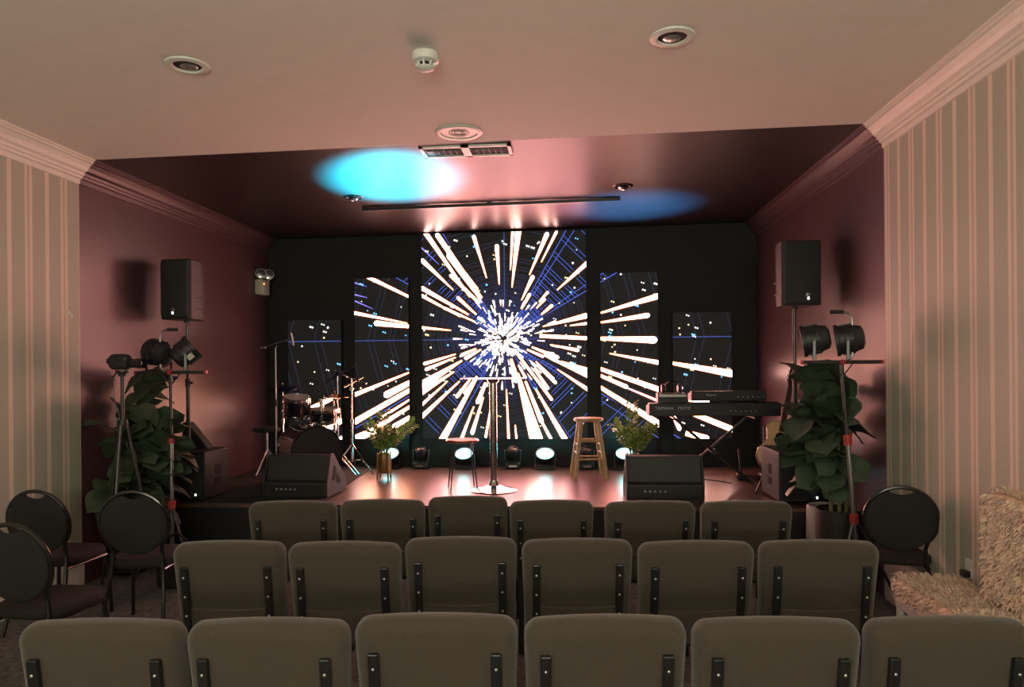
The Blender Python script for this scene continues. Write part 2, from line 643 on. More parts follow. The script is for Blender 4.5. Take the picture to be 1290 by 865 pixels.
def streak(x0, y0, x1, y1, w0, w1, rnd_head=True, c0=None, c1=None, halo=True):
    p, q = P2(x0, y0), P2(x1, y1)
    w0, w1 = w0 * PX * .82, w1 * PX * .86
    c0, c1 = c0 or OR, c1 or WH
    if halo:
        dx, dz = q[0] - p[0], q[1] - p[1]
        L = math.hypot(dx, dz) or 1e-6
        nx, nz = -dz / L, dx / L
        for sg in (1, -1):
            h0, h1 = w0 / 2 + 2.6 * PX, w1 / 2 + 3.4 * PX
            cin, cout = (0.10, 0.022, 0.010), BASEC
            POLYS.append((2, [p, (p[0] + sg * nx * h0, p[1] + sg * nz * h0), (q[0] + sg * nx * h1, q[1] + sg * nz * h1), q], [cin, cout, cout, cin]))
        strip(p, q, w0 + 1.1 * PX, w1 + 1.5 * PX, (1.6, .35, .10), (2.2, .75, .32), 3)
    strip(p, q, w0, w1, c0, c1, 4)
    if rnd_head:
        disc(q, w1 / 2, c1, 4)


BLUE = (0.09, 0.16, 0.80)
DIM = (0.045, 0.045, 0.12)
# tunnel web: twelve spokes and twin rings
cx0, cz0 = C0.x, C0.z
for k in range(12):
    a = R(30 * k + (0 if k % 3 == 0 else 0))
    bright = (k % 3 != 0)
    col = BLUE if bright else (0.06, 0.09, 0.36)
    for off in ((0, 3.2) if bright else (0,)):
        a2 = a + R(off) * (1 if k % 3 == 1 else -1)
        strip((cx0 + .25 * math.cos(a2), cz0 + .25 * math.sin(a2)), (cx0 + 4 * math.cos(a2), cz0 + 4 * math.sin(a2)), .008, .012 if off == 0 else .006, col, col, 1)
r_ = 292 * PX
rings = []
while r_ > 0.17:
    rings += [r_, r_ * 0.962]
    r_ *= 0.845 if r_ > 1.2 else 0.90
for r_ in rings:
    for k in range(12):
        a0, a1 = R(30 * k), R(30 * k + 30)
        bright = (k % 3 == 1)
        near = max(0.0, 1 - r_ / 1.4)
        col = tuple(c * (1.0 + .3 * near) for c in (BLUE if bright else DIM))
        if bright and r_ > 2.6:
            col = DIM
        p = (cx0 + r_ * math.cos(a0), cz0 + r_ * math.sin(a0))
        q = (cx0 + r_ * math.cos(a1), cz0 + r_ * math.sin(a1))
        strip(p, q, .0055 if bright else .0042, .0055 if bright else .0042, col, col, 1)
# blue wedges close to the middle
for a in (45, 135, 225, 315):
    for da in (-9, 0, 9):
        an = R(a + da)
        p = (cx0 + .14 * math.cos(an), cz0 + .14 * math.sin(an))
        q = (cx0 + .68 * math.cos(an), cz0 + .68 * math.sin(an))
        strip(p, q, .05, .10, (0.035, 0.05, 0.36), BASEC, 0)
for k in range(16):
    an = R(22.5 * k + 5)
    strip((cx0 + .05 * math.cos(an), cz0 + .05 * math.sin(an)), (cx0 + .85 * math.cos(an), cz0 + .85 * math.sin(an)), .08, .22, (0.014, 0.018, 0.085), BASEC, 0)

STREAKS = [
    (592, 374, 536, 293, 2, 6), (606, 376, 551, 296, 6, 6), (600, 366, 566, 322, 9, 8), (571, 365, 532, 328, 1, 5.5), (604, 382, 568, 347, 4, 4),
    (613, 350, 597, 298, 1, 4.5), (629, 358, 626, 310, 1, 5), (643, 340, 646, 290, 1, 3), (645, 362, 653, 290, 1, 8), (667, 346, 689, 295, 1, 5.5),
    (682, 330, 701, 292, 1, 3), (657, 378, 671, 349, 1, 5), (702, 365, 741, 330, 1, 5.5), (657, 389, 667, 371, 2, 4), (679, 380, 690, 368, 1.5, 3), (676, 388, 686, 377, 1.5, 3),
    (682, 396, 695, 385, 2, 4), (590, 396, 532, 363, 2, 5.5), (580, 399, 531, 372, 1, 3.5), (518, 375, 462, 348, 3, 4.5), (513, 407, 446, 394, 1, 4),
    (568, 416, 474, 407, 1, 7), (600, 396, 577, 375, 2, 4), (598, 405, 560, 388, 1.5, 3), (684, 411, 741, 397, 1, 7), (718, 410, 741, 407, 1, 3),
    (680, 423, 742, 426, 5, 4), (752, 426, 824, 428, 4, 9), (757, 394, 832, 372, 2, 7.5), (757, 406, 816, 397, 2, 6), (768, 445, 832, 457, 1, 5.5),
    (693, 434, 728, 441, 1, 4), (670, 437, 702, 450, 2, 5), (685, 447, 741, 473, 2, 6), (707, 455, 741, 466, 1, 5), (702, 465, 743, 492, 1, 4.5),
    (752, 463, 832, 491, 5, 6.5), (752, 471, 789, 487, 4, 5), (752, 485, 832, 535, 5, 8), (845, 457, 926, 471, 4, 9.5),
    (874, 521, 926, 542, 7, 7), (864, 545, 890, 552, 8, 8), (868, 502, 890, 505, 8, 8), (846, 518, 856, 540, 4, 5),
    (652, 470, 677, 558, 4, 19), (662, 480, 682, 530, 3, 6), (682, 530, 697, 558, 3, 3.5), (675, 490, 714, 557, 2, 7.5), (638, 490, 641, 556, 1, 2.5), (649, 535, 651, 556, 1, 2.2),
    (676, 459, 700, 482, 3, 3.5), (673, 464, 690, 489, 3, 4), (652, 446, 695, 503, 3.5, 3), (644, 452, 650, 478, 3, 9), (653, 460, 662, 475, 1.5, 3), (675, 455, 697, 477, 1, 3),
    (601, 475, 556, 556, 3, 9.5), (597, 512, 580, 556, 1.5, 4), (609, 500, 595, 545, 1.5, 5), (612, 482, 602, 506, 4, 5.5), (592, 478, 576, 499, 2.5, 4.5), (601, 474, 586, 495, 2.5, 4.5),
    (579, 480, 530, 526, 1.5, 5.5), (564, 480, 530, 511, 1, 3.5), (582, 454, 530, 486, 2, 12), (572, 468, 530, 495, 1.5, 7), (574, 446, 535, 458, 1.2, 4), (574, 450, 537, 465, 1.2, 4),
    (600, 439, 582, 447, 2, 4), (606, 440, 587, 451, 2, 4.5), (518, 468, 447, 497, 1.5, 5), (520, 480, 487, 497, 7, 9), (520, 489, 447, 531, 6, 7.5), (518, 502, 480, 526, 2, 3),
    (518, 511, 470, 541, 4, 6.5), (482, 538, 449, 552, 9, 10), (520, 523, 497, 537, 5, 7), (420, 501, 393, 514, 5, 6.5), (434, 528, 412, 540, 6, 7), (434, 549, 428, 553, 4, 5),
    (621, 498, 612, 550, 1, 2.6), (664, 440, 684, 449, 2, 3),
]
for s_ in STREAKS:
    streak(*s_)
streak(789, 488, 832, 506, 1.5, 2.6, c0=(2.5, 1.9, 5), c1=(3, 2.6, 6))
for (a, b_, c, d) in ((447, 379, 470, 389), (447, 356, 462, 361), (447, 371, 463, 375), (531, 312, 553, 333)):
    streak(a, b_, c, d, 2, 1, False, (0.5, .4, 1.6), (0.2, .15, .8), halo=False)
# swarm at the vanishing point
for i in range(250):
    rr = 3 + 40 * abs(rnd.gauss(0, .5))
    if rr > 50:
        continue
    a = rnd.uniform(0, 2 * PI)
    L = rnd.uniform(2.5, 4.5) + rr * 0.14
    w = rnd.uniform(1.3, 2.3)
    x0, y0 = 634 + rr * math.cos(a) * 1.02, 427 + rr * math.sin(a)
    x1, y1 = 634 + (rr + L) * math.cos(a), 427 + (rr + L) * math.sin(a)
    c = rnd.choice([(5, 4.2, 3.6), (4, 3.0, 2.2), (5, 4.4, 4.2)])
    streak(x0, y0, x1, y1, w * .6, w, True, tuple(k * .5 for k in c), c, halo=False)
for i in range(110):
    rr, a = 20 * math.sqrt(rnd.random()), rnd.uniform(0, 2 * PI)
    a2 = a + rnd.gauss(0, .7)
    x0, y0 = 634 + rr * math.cos(a), 427 + rr * math.sin(a)
    L = rnd.uniform(1.5, 4)
    streak(x0, y0, x0 + L * math.cos(a2), y0 + L * math.sin(a2), 1.2, rnd.uniform(1.4, 2.3), True, (3, 2.2, 1.6), rnd.choice([(5, 4.2, 3.6), (2.2, 1.5, .9)]), halo=False)
for i in range(34):
    rr = rnd.uniform(36, 62)
    a = rnd.uniform(0, 2 * PI)
    L = rnd.uniform(6, 12)
    w = rnd.uniform(1.8, 2.8)
    streak(634 + rr * math.cos(a), 427 + rr * math.sin(a) * .95, 634 + (rr + L) * math.cos(a), 427 + (rr + L) * math.sin(a) * .95, w * .4, w, True, (2.4, 1.2, .7), (6, 4.8, 4.2), halo=False)
SCREENS = [
    ((363, 403, 430, 553), 'outer left LED panel, the lowest one, behind the drum kit'),
    ((447, 350, 515, 552), 'tall narrow LED panel left of the big centre screen'),
    ((532, 292, 739, 552), 'large square-topped centre LED screen showing the bright starburst'),
    ((757, 343, 829, 552), 'tall narrow LED panel right of the big centre screen'),
    ((848, 393, 922, 552), 'outer right LED panel, the lowest one, behind the keyboards'),
]
for (x0, y0, x1, y1), _ in SCREENS:
    n = int((x1 - x0) * (y1 - y0) / 420)
    for i in range(n):
        x, y = rnd.uniform(x0 + 2, x1 - 2), rnd.uniform(y0 + 2, y1 - 3)
        c = rnd.choice([(1.6, 1.5, 1.3), (1.1, 1.1, 1.0), (0.25, .9, 1.6), (1.5, 1.2, .6)])
        s_ = rnd.uniform(.9, 1.5)
        disc(P2(x, y), s_ * PX, c, 5, 6)
        if rnd.random() < .45:
            disc(P2(x + 2.6, y + .8), s_ * PX, c, 5, 6)

for (x0, y0, x1, y1), lab in SCREENS:
    pa, pb = P2(x0, y1), P2(x1, y0)
    pc_, pd_ = P2(x0, y0), P2(x1, y1)
    rect = ((pa[0] + pc_[0]) / 2, (pa[1] + pd_[1]) / 2, (pb[0] + pd_[0]) / 2, min((pb[1] + pc_[1]) / 2, 3.272))
    w, h = rect[2] - rect[0], rect[3] - rect[1]
    cx_, cz_ = (rect[0] + rect[2]) / 2, (rect[1] + rect[3]) / 2
    s = thing('led_screen', lab, 'screen', (cx_, YL + .02, rect[1]), 0, 'led screens on the back wall')
    MB().box((0, .055, (SZ - rect[1]) / 2), (w - .04, .05, rect[1] - SZ)).build('base_frame', m_back, s)
    MB().box((0, .027, h / 2), (w, .086, h)).build('cabinet', m_blkplastic, s, bevel=.003)
    vs, fs, cs = [], [], []

    def put(pts, y):
        o = len(vs)
        for p in pts:
            vs.append((p[0] - cx_, y, p[1] - rect[1]))
            cs.append(p[2])
        fs.append(tuple(range(o, o + len(pts))))
    y_front = -.0180
    put([(rect[0], rect[1], BASEC), (rect[2], rect[1], BASEC), (rect[2], rect[3], BASEC), (rect[0], rect[3], BASEC)], y_front)
    y = y_front - 2e-4
    for lay in range(6):
        for (l_, poly, cols) in POLYS:
            if l_ != lay:
                continue
            # all pictures wind the same way, facing the room
            ar = sum(poly[i][0] * poly[(i + 1) % len(poly)][1] - poly[(i + 1) % len(poly)][0] * poly[i][1] for i in range(len(poly)))
            if ar < 0:
                poly, cols = poly[::-1], cols[::-1]
            r2 = clip(poly, cols, rect)
            if r2:
                put(r2, y)
                y -= 9e-6
    me = bpy.data.meshes.new('display')
    me.from_pydata(vs, [], fs)
    at_ = me.color_attributes.new('picture', 'FLOAT_COLOR', 'POINT')
    for i, c in enumerate(cs):
        at_.data[i].color = (*c, 1)
    me.materials.append(m_ledwall)
    o = bpy.data.objects.new('display', me)
    COL.objects.link(o)
    o.parent = s

# ------------------------------------------------------------------ ceiling fixtures
def ceil_thing(name, label, cat, px, py, group=None):
    p = on(px, py, 3.30)
    z = H(p.x)
    p = on(px, py, z)
    return thing(name, label, cat, (p.x, p.y, H(p.x)), 0, group)


for i, (px, py, lab) in enumerate(((236, 82, 'unlit white-rimmed recessed downlight on the left of the pale ceiling'), (847, 46, 'unlit white-rimmed recessed downlight on the right of the pale ceiling'))):
    t = ceil_thing('recessed_downlight', lab, 'ceiling light', px, py, 'recessed downlights')
    MB().lathe([(.072, -.001), (.078, -.012), (.095, -.014), (.112, -.008), (.115, -.0005), (.072, -.001)], 32).build('trim_ring', m_whiteplastic, t)
    MB().lathe([(.0, -.0015), (.074, -.0015), (.074, -.0005), (0, -.0005)], 28).build('dark_opening', m_hole, t)
    MB().lathe([(.0, -.012), (.03, -.011), (.045, -.003), (.045, -.002), (0, -.002)], 20, (.0, .018, 0)).build('lamp', m_bulb, t)
for i, (px, py, lab) in enumerate(((445, 248, 'small chrome gimbal downlight left of the long black bar on the dark ceiling'), (785, 234, 'small chrome gimbal downlight right of the long black bar on the dark ceiling'))):
    t = ceil_thing('gimbal_downlight', lab, 'ceiling light', px, py, 'downlights over the stage')
    MB().lathe([(.06, -.001), (.065, -.010), (.085, -.010), (.095, -.001), (.06, -.001)], 28).build('trim_ring', m_blkgloss, t)
    MB().lathe([(0, -.0015), (.062, -.0015), (.062, -.0005), (0, -.0005)], 24).build('dark_opening', m_hole, t)
    MB().lathe([(.0, -.03), (.03, -.034), (.048, -.02), (.04, -.002), (0, -.002)], 20).build('lamp', m_chrome, t)
t = ceil_thing('smoke_detector', 'white round smoke detector on the pale ceiling between the two downlights', 'smoke detector', 536, 68)
MB().lathe([(0, -.0005), (.072, -.0005), (.074, -.012), (.07, -.042), (.055, -.05), (0, -.05)], 32).build('base', m_whiteplastic, t)
b = MB()
for k in range(8):
    a = 2 * PI * k / 8
    b.box((.044 * math.cos(a), .044 * math.sin(a), -.062), (.014, .008, .026), (0, R(18), a))
b.build('cage_rib', m_whiteplastic, t)
MB().lathe([(0, -.05), (.036, -.05), (.034, -.074), (0, -.074)], 20).build('sensor', m_hole, t)
MB().lathe([(0, -.072), (.05, -.072), (.042, -.082), (.02, -.09), (0, -.092)], 24).build('cap', m_whiteplastic, t)
t = ceil_thing('ceiling_speaker', 'flush round white ceiling loudspeaker beside the air vent', 'ceiling speaker', 578, 166)
MB().lathe([(.125, -.001), (.13, -.014), (.155, -.014), (.168, -.004), (.168, -.0005), (.125, -.001)], 40).build('rim', m_whiteplastic, t)
b = MB()
b.lathe([(0, -.006), (.128, -.006), (.128, -.0005), (0, -.0005)], 36)
b.build('grille', m_whiteplastic, t)
b = MB()
for r_ in (.03, .05, .07):
    b.tube([(r_ * math.cos(2 * PI * k / 32), r_ * math.sin(2 * PI * k / 32), -.007) for k in range(32)], .0035, 6, closed=True)
b.build('grille_ring', m_louvre, t)
t = ceil_thing('air_vent', 'white two-bay louvred air vent at the edge of the dark ceiling', 'air vent', 588, 189)
vw, vd = .69, .26
b = MB()
b.box((0, -vd / 2 + .012, -.008), (vw, .024, .016)).box((0, vd / 2 - .012, -.008), (vw, .024, .016))
b.box((-vw / 2 + .014, 0, -.008), (.028, vd, .016)).box((vw / 2 - .014, 0, -.008), (.028, vd, .016)).box((0, 0, -.008), (.06, vd, .016))
b.build('frame', m_whiteplastic, t)
MB().box((0, 0, -.002), (vw - .02, vd - .02, .002)).build('duct_opening', m_hole, t)
for sx in (-1, 1):
    b = MB()
    for k in range(4):
        b.box((sx * .172, -.085 + k * .022, -.008), (.27, .020, .002), (R(20), 0, 0))
    b.build('louvre', m_louvre, t)
    b = MB()
    for k in range(5):
        b.box((sx * .172 - .09 + k * .045, .03, -.007), (.003, .16, .008))
    b.build('fin', m_louvre, t)
pa, pb = on(457, 261, H(-2.0)), on(781, 248, H(.47))
c = (pa + pb) / 2
t = thing('ceiling_bar', 'long thin black bar fixed across the dark stage ceiling', 'bar', (c.x, c.y, H(c.x)), math.atan2(pb.y - pa.y, pb.x - pa.x))
L = (pb - pa).length
MB().box((0, 0, -.024), (L, .045, .032), (0, -.012, 0)).build('bar', m_blkmetal, t, bevel=.003)
for sx in (-.42, 0, .42):
    MB().box((sx * L, 0, -.006 + .012 * sx * L), (.04, .06, .012)).build('bracket', m_blkmetal, t)

# ------------------------------------------------------------------ padded audience chairs
def make_padded_chair():
    t = thing('padded_chair', 'x', 'chair')
    lean = R(9)
    TB = Matrix.Translation((0, -.225, .645)) @ Matrix.Rotation(lean, 4, 'X')
    b = MB()
    b.slab(rrect(.522, .47, .048, crown=.012, taper=.06, n=6), .105, .046, TB @ Matrix.Translation((0, .01, 0)), seg=6)
    bk = b.build('backrest', m_fabric, t, smooth=60)
    # pocket on the rear face, curved upper seam
    b = MB()
    def pocket(ins):
        o = []
        w = .205 - ins
        for k in range(11):
            x = w - 2 * w * k / 10
            o.append((x, -.055 - ins - .012 * (1 - (x / .2) ** 2)))
        o += [(-w * .97, -.215 + ins), (w * .97, -.215 + ins)]
        return o
    b.slab(pocket, .020, .005, TB @ Matrix.Translation((0, -.044, 0)), seg=2)
    b.build('pocket', m_fabric, t, smooth=60)
    b = MB()
    b.slab(rrect(.50, .46, .07, n=6), .085, .036, Matrix.Translation((0, .02, .43)) @ Matrix.Rotation(R(90), 4, 'X'), seg=4)
    b.build('seat', m_fabric, t, smooth=60)
    for sx in (-1, 1):
        x = sx * .192
        b = MB()
        top = TB @ Vector((x, -.054, .142))
        low = TB @ Vector((x, -.054, -.20))
        d = (top - low)
        # flat bar: upper run behind the backrest, then the leg to the floor
        foot = Vector((x, -.27, 0.0))
        hw, ht = .017, .010
        pts = [top, low, Vector((x, low.y - .005, .36)), foot]
        vs, fs = [], []
        for p in pts:
            vs += [(p.x - hw, p.y - ht, p.z), (p.x + hw, p.y - ht, p.z), (p.x + hw, p.y + ht, p.z), (p.x - hw, p.y + ht, p.z)]
        for i in range(3):
            for k in range(4):
                l = (k + 1) % 4
                fs.append((i * 4 + k, i * 4 + l, i * 4 + 4 + l, i * 4 + 4 + k))
        fs += [(3, 2, 1, 0), (12, 13, 14, 15)]
        b.add(vs, fs)
        leg = b.build('rear_leg', m_blkmetal, t, smooth=0, bevel=.004)
        for k in (.095, .005, -.085):
            q = TB @ Vector((x, -.066, k))
            MB().ball(q, .0055, 10, 6, (1, .6, 1)).build('screw', m_screw, leg)
        b = MB()
        b.tube([(sx * .215, .235, 0), (sx * .215, .225, .36), (sx * .205, .19, .385)], .0125, 8)
        b.build('front_leg', m_blkmetal, t)
        MB().tube([(sx * .2, .215, .375), (sx * .2, -.26, .375)], .011, 8).build('seat_rail', m_blkmetal, t)
    MB().box((.257, -.02, .40), (.010, .05, .03)).build('link_clip', m_greymetal, t)
    return t


PADROWS = [
    ('nearest row', [(18, 230, 782), (230, 441, 781), (442, 655, 775), (657, 870, 777), (871, 1090, 780), (1092, 1306, 779)]),
    ('middle row', [(215, 358, 681), (359, 506, 682), (507, 653, 676), (655, 800, 678), (802, 955, 681), (956, 1112, 680)]),
    ('front row before the stage', [(311, 424, 630), (426, 536, 628), (538, 640, 624), (640, 750, 629), (760, 880, 630), (882, 1002, 630)]),
]
NTH = ['leftmost', 'second from the left', 'third from the left', 'third from the right', 'second from the right', 'rightmost']
proto = make_padded_chair()
first = True
for ri, (rname, row) in enumerate(PADROWS):
    for i, (xa, xb, y) in enumerate(row):
        o = proto if first else copy_tree(proto)
        first = False
        a, b_ = on(xa, y + 1, .882), on(xb, y + 1, .882)
        m_ = (a + b_) / 2
        wd = max(.92, min(1.0, (b_ - a).length / .534))
        o.scale = (wd, 1, 1)
        rz = YAW * .8 + rnd.uniform(-.02, .02)
        # top rear rim of the backrest sits 0.30 behind the chair's middle
        off = Vector((-math.sin(rz), math.cos(rz), 0)) * .275
        o.location = (m_.x + off.x, m_.y + off.y, 0)
        o.rotation_euler = (0, 0, rz)
        o['label'] = 'olive-brown padded audience chair, %s in the %s' % (NTH[i], rname)
        o['group'] = 'padded chairs in the ' + rname

# ------------------------------------------------------------------ round-backed banquet chairs
def make_banquet():
    t = thing('banquet_chair', 'x', 'chair')
    rb = .205
    zc = .70
    lean = R(10)
    TB = Matrix.Translation((0, -.20, zc)) @ Matrix.Rotation(lean, 4, 'X')

    def outl(ins):
        o = []
        n = 48
        for k in range(n):
            a = 2 * PI * k / n + PI / 2
            da = abs(((a - PI / 2 + PI) % (2 * PI)) - PI)
            r = rb - .006 - ins
            x, z = r * math.cos(a), r * math.sin(a)
            if da < R(20):
                z -= .044 * (1 - (da / R(20)) ** 2) ** .6
            o.append((x, z))
        return o
    MB().slab(outl, .045, .018, TB, seg=3).build('backrest', m_blackfab, t, smooth=50)
    pts = []
    for sx in (1,):
        pass
    ring = [TB @ Vector((rb * math.cos(R(a)), 0, rb * math.sin(R(a)))) for a in range(-42, 223, 12)]
    left_end, right_end = ring[-1], ring[0]
    MB().tube([Vector((right_end.x - .008, right_end.y + .02, right_end.z - .05))] + ring + [Vector((left_end.x + .008, left_end.y + .02, left_end.z - .05))], .0125, 8).build('back_frame', m_blkgloss, t)
    for sx in (-1, 1):
        e = right_end if sx > 0 else left_end
        MB().tube([(e.x - sx * .008, e.y + .02, e.z - .05), (sx * .150, -.155, .44), (sx * .165, -.19, .30), (sx * .19, -.27, 0)], .0125, 8).build('leg', m_blkgloss, t)
        MB().tube([(sx * .17, .20, .40), (sx * .185, .215, .2), (sx * .19, .225, 0)], .0125, 8).build('leg', m_blkgloss, t)
        MB().tube([(sx * .152, -.17, .40), (sx * .17, .20, .40)], .0115, 8).build('seat_rail', m_blkgloss, t)
    MB().tube([(-.17, .20, .398), (.17, .20, .398)], .0115, 8).build('stretcher', m_blkgloss, t)
    MB().slab(rrect(.41, .41, .13, n=8), .065, .028, Matrix.Translation((0, .025, .442)) @ Matrix.Rotation(R(90), 4, 'X'), seg=4).build('seat', m_plumfab, t, smooth=50)
    return t


BANQ = [
    (43, 619, R(0), 'black round-backed banquet chair by the left striped wall, furthest left', .90),
    (10, 661, R(-4), 'black round-backed banquet chair cut by the left edge, its maroon seat showing', .90),
    (166, 620, R(10), 'black round-backed banquet chair in front of the camera tripod', .90),
    (1136, 614, R(-12), 'black round-backed banquet chair with handle slot by the right striped wall', .90),
]
bp = make_banquet()
for i, (px, py, rz, lab, z) in enumerate(BANQ):
    o = bp if i == 0 else copy_tree(bp)
    p = on(px, py, z)
    off = Vector((-math.sin(rz), math.cos(rz), 0)) * .235
    o.location = (p.x + off.x, p.y + off.y, 0)
    o.rotation_euler = (0, 0, rz)
    o['label'] = lab
    o['group'] = 'round-backed banquet chairs'

# black bag under / beside the third banquet chair
pb_ = on(208, 745, 0.0)
t = thing('shoulder_bag', 'black soft bag slumped on the carpet beside the banquet chair', 'bag', (pb_.x + .02, pb_.y + .12, 0))
b = MB()
prof = [(0, 0), (.12, 0), (.15, .03), (.155, .12), (.13, .22), (.09, .28), (.03, .30), (0, .30)]
b.lathe(prof, 20, (0, 0, 0), Matrix.Diagonal((1.0, .55, 1, 1)))
b.build('body', m_blackfab, t)
MB().tube([(-.10, 0, .25), (-.08, 0, .36), (0, .01, .41), (.08, 0, .36), (.10, 0, .25)], .010, 8).build('strap', m_blackfab, t)

# ------------------------------------------------------------------ fur-covered bench by the right wall
SX0, SX1 = 1.775, 2.185
SY1, SY0 = 4.22, 2.55
t = thing('fur_bench', 'beige shaggy fur upholstered bench seat against the right striped wall', 'bench', ((SX0 + SX1) / 2, (SY0 + SY1) / 2, 0))
hx, hy = (SX1 - SX0) / 2, (SY1 - SY0) / 2


def fur(b, fn, n, L):
    for i in range(n):
        p, nrm, down = fn()
        p, nrm = Vector(p), Vector(nrm)
        tdir = (nrm * .45 + Vector(down) * 1.0 + Vector((rnd.gauss(0, .35), rnd.gauss(0, .35), rnd.gauss(0, .2)))).normalized()
        sd = tdir.cross(nrm).normalized() * rnd.uniform(.0035, .007)
        q = p + tdir * L * rnd.uniform(.5, 1.0) + nrm * .004
        mid = (p + q) / 2 + nrm * .008
        b.add([p - sd, p + sd, mid + sd * .8, mid - sd * .8, q], [(0, 1, 2, 3), (3, 2, 4)])


b = MB()
b.slab(rrect(2 * hx - .02, 2 * hy, .09, n=6), .12, .05, Matrix.Translation((0, 0, .40)) @ Matrix.Rotation(R(90), 4, 'X'), seg=4)
seat = b.build('seat', m_furbase, t, smooth=60)
b = MB()


def seat_pt():
    if rnd.random() < .7:
        return (rnd.uniform(-hx + .02, hx - .05), rnd.uniform(-.2, hy - .02), .458), (0, 0, 1), (-.8, .3, 0)
    if rnd.random() < .5:
        return (-hx + .012, rnd.uniform(-.2, hy - .05), rnd.uniform(.36, .455)), (-1, 0, 0), (0, 0, -1)
    return (rnd.uniform(-hx + .03, hx - .05), hy - .004, rnd.uniform(.36, .45)), (0, 1, 0), (0, 0, -1)


fur(b, seat_pt, 3600, .030)
b.build('fur_pile', m_fur, seat, smooth=0)
b = MB()
BY1 = 3.80 - (SY0 + SY1) / 2
b.slab(rrect(BY1 + hy, .53, .08, n=6, crown=.01), .12, .05, Matrix.Translation((hx - .066, (BY1 - hy) / 2, .75)) @ Matrix.Rotation(R(90), 4, 'Z') @ Matrix.Rotation(R(-3), 4, 'X'), seg=4)
bk = b.build('backrest', m_furbase, t, smooth=60)
b = MB()


def back_pt():
    r_ = rnd.random()
    if r_ < .8:
        return (hx - .128, rnd.uniform(-.3, BY1 - .03), rnd.uniform(.50, 1.0)), (-1, 0, 0), (0, 0, -1)
    if r_ < .9:
        return (rnd.uniform(hx - .11, hx - .03), rnd.uniform(-.3, BY1 - .05), 1.014), (0, 0, 1), (-.8, 0, 0)
    return (rnd.uniform(hx - .11, hx - .03), BY1 - .002, rnd.uniform(.5, .95)), (0, 1, 0), (0, 0, -1)


fur(b, back_pt, 3400, .045)
b.build('fur_pile', m_fur, bk, smooth=0)
MB().box((0, 0, .315), (2 * hx - .06, 2 * hy - .06, .05)).build('frame', m_whitepaint, t, bevel=.004)
for sx in (-1, 1):
    for sy in (-1, 1):
        MB().tube([(sx * (hx - .05), sy * (hy - .07), .30), (sx * (hx - .045), sy * (hy - .06), 0)], [.028, .02], 12).build('leg', m_whitepaint, t)

# wall outlet with plug, wall hook
p = side(1222, 722, XR - .002)
t = thing('wall_outlet', 'white wall outlet with a black plug above the fur bench', 'outlet', (XR - .001, p.y, p.z))
MB().box((-.005, 0, .028), (.010, .07, .10)).build('plate', m_whiteplastic, t, bevel=.003)
MB().box((-.028, .0, .0), (.036, .055, .035)).build('plug', m_blkplastic, t, bevel=.006)
p = side(87, 397, XL + .002)
t = thing('wall_hook', 'small pale hook on the left striped wall', 'hook', (XL, p.y, p.z))
MB().lathe([(0, 0), (.014, 0), (.012, .006), (0, .006)], 12, (0, 0, .02), Matrix.Rotation(R(90), 4, 'Y')).build('rose', m_whiteplastic, t)
MB().tube([(.004, 0, .02), (.02, 0, .008), (.028, 0, -.01), (.022, 0, -.026)], [.005, .006, .006, .003], 8).build('hook', m_whiteplastic, t)

# ------------------------------------------------------------------ loudspeakers
def make_speaker(t, w, d, h, led_x):
    # trapezoid plan: wider at the front; base at z=0, front at -Y
    b = MB()
    plan = [(-w / 2, -d / 2 + .03), (-w / 2 + .02, -d / 2 + .004), (w / 2 - .02, -d / 2 + .004), (w / 2, -d / 2 + .03), (w / 2 - .02, d * .1), (w / 2 - .075, d / 2), (-w / 2 + .075, d / 2), (-w / 2 + .02, d * .1)]
    n = len(plan)
    b.add([(x, y, 0) for x, y in plan] + [(x, y, h) for x, y in plan],
          [tuple(range(n - 1, -1, -1)), tuple(range(n, 2 * n))] + [(i, (i + 1) % n, n + (i + 1) % n, n + i) for i in range(n)])
    cab = b.build('cabinet', m_cab, t, smooth=0, bevel=.012, seg=3)
    MB().slab(rrect(w - .035, h - .03, .03, n=5), .018, .008, Matrix.Translation((0, -d / 2 + .001, h / 2)), seg=3).build('grille', m_grille, t)
    MB().box((led_x, -d / 2 - .011, .055), (.016, .006, .022)).build('power_light', m_led, t, bevel=.002)
    MB().slab(rrect(.035, .03, .006, n=3), .004, .001, Matrix.Translation((led_x, -d / 2 - .0105, .085)), seg=2).build('badge', m_greymetal, t)
    for sx in (-1, 1):
        b = MB()
        for k in (.22, .12):
            b.box((sx * (w / 2 - .012), -.03, h * .5 - .12 + (k - .17) * 1.0), (.012, .12, .010), (0, 0, sx * R(-8)))
        b.build('side_handle', m_blkplastic, t)
    MB().cyl((0, .02, -.02), (0, .02, .004), .03, n=16).build('pole_socket', m_blkplastic, t)
    return t


pl = at(221, 402, 6.10)
zs = pl.z
spl = thing('loudspeaker', 'black loudspeaker on a pole above the left subwoofer', 'loudspeaker', (pl.x + .015, 6.25, zs), R(-6), 'pole loudspeakers')
make_speaker(spl, .30, .33, at(221, 326, 6.10).z - zs, -.01)
pr = at(1008, 384, 6.10)
spr = thing('loudspeaker', 'black loudspeaker on a pole above the right subwoofer', 'loudspeaker', (pr.x + .01, 6.27, pr.z), R(4), 'pole loudspeakers')
make_speaker(spr, .335, .33, at(1008, 302, 6.10).z - pr.z, .045)


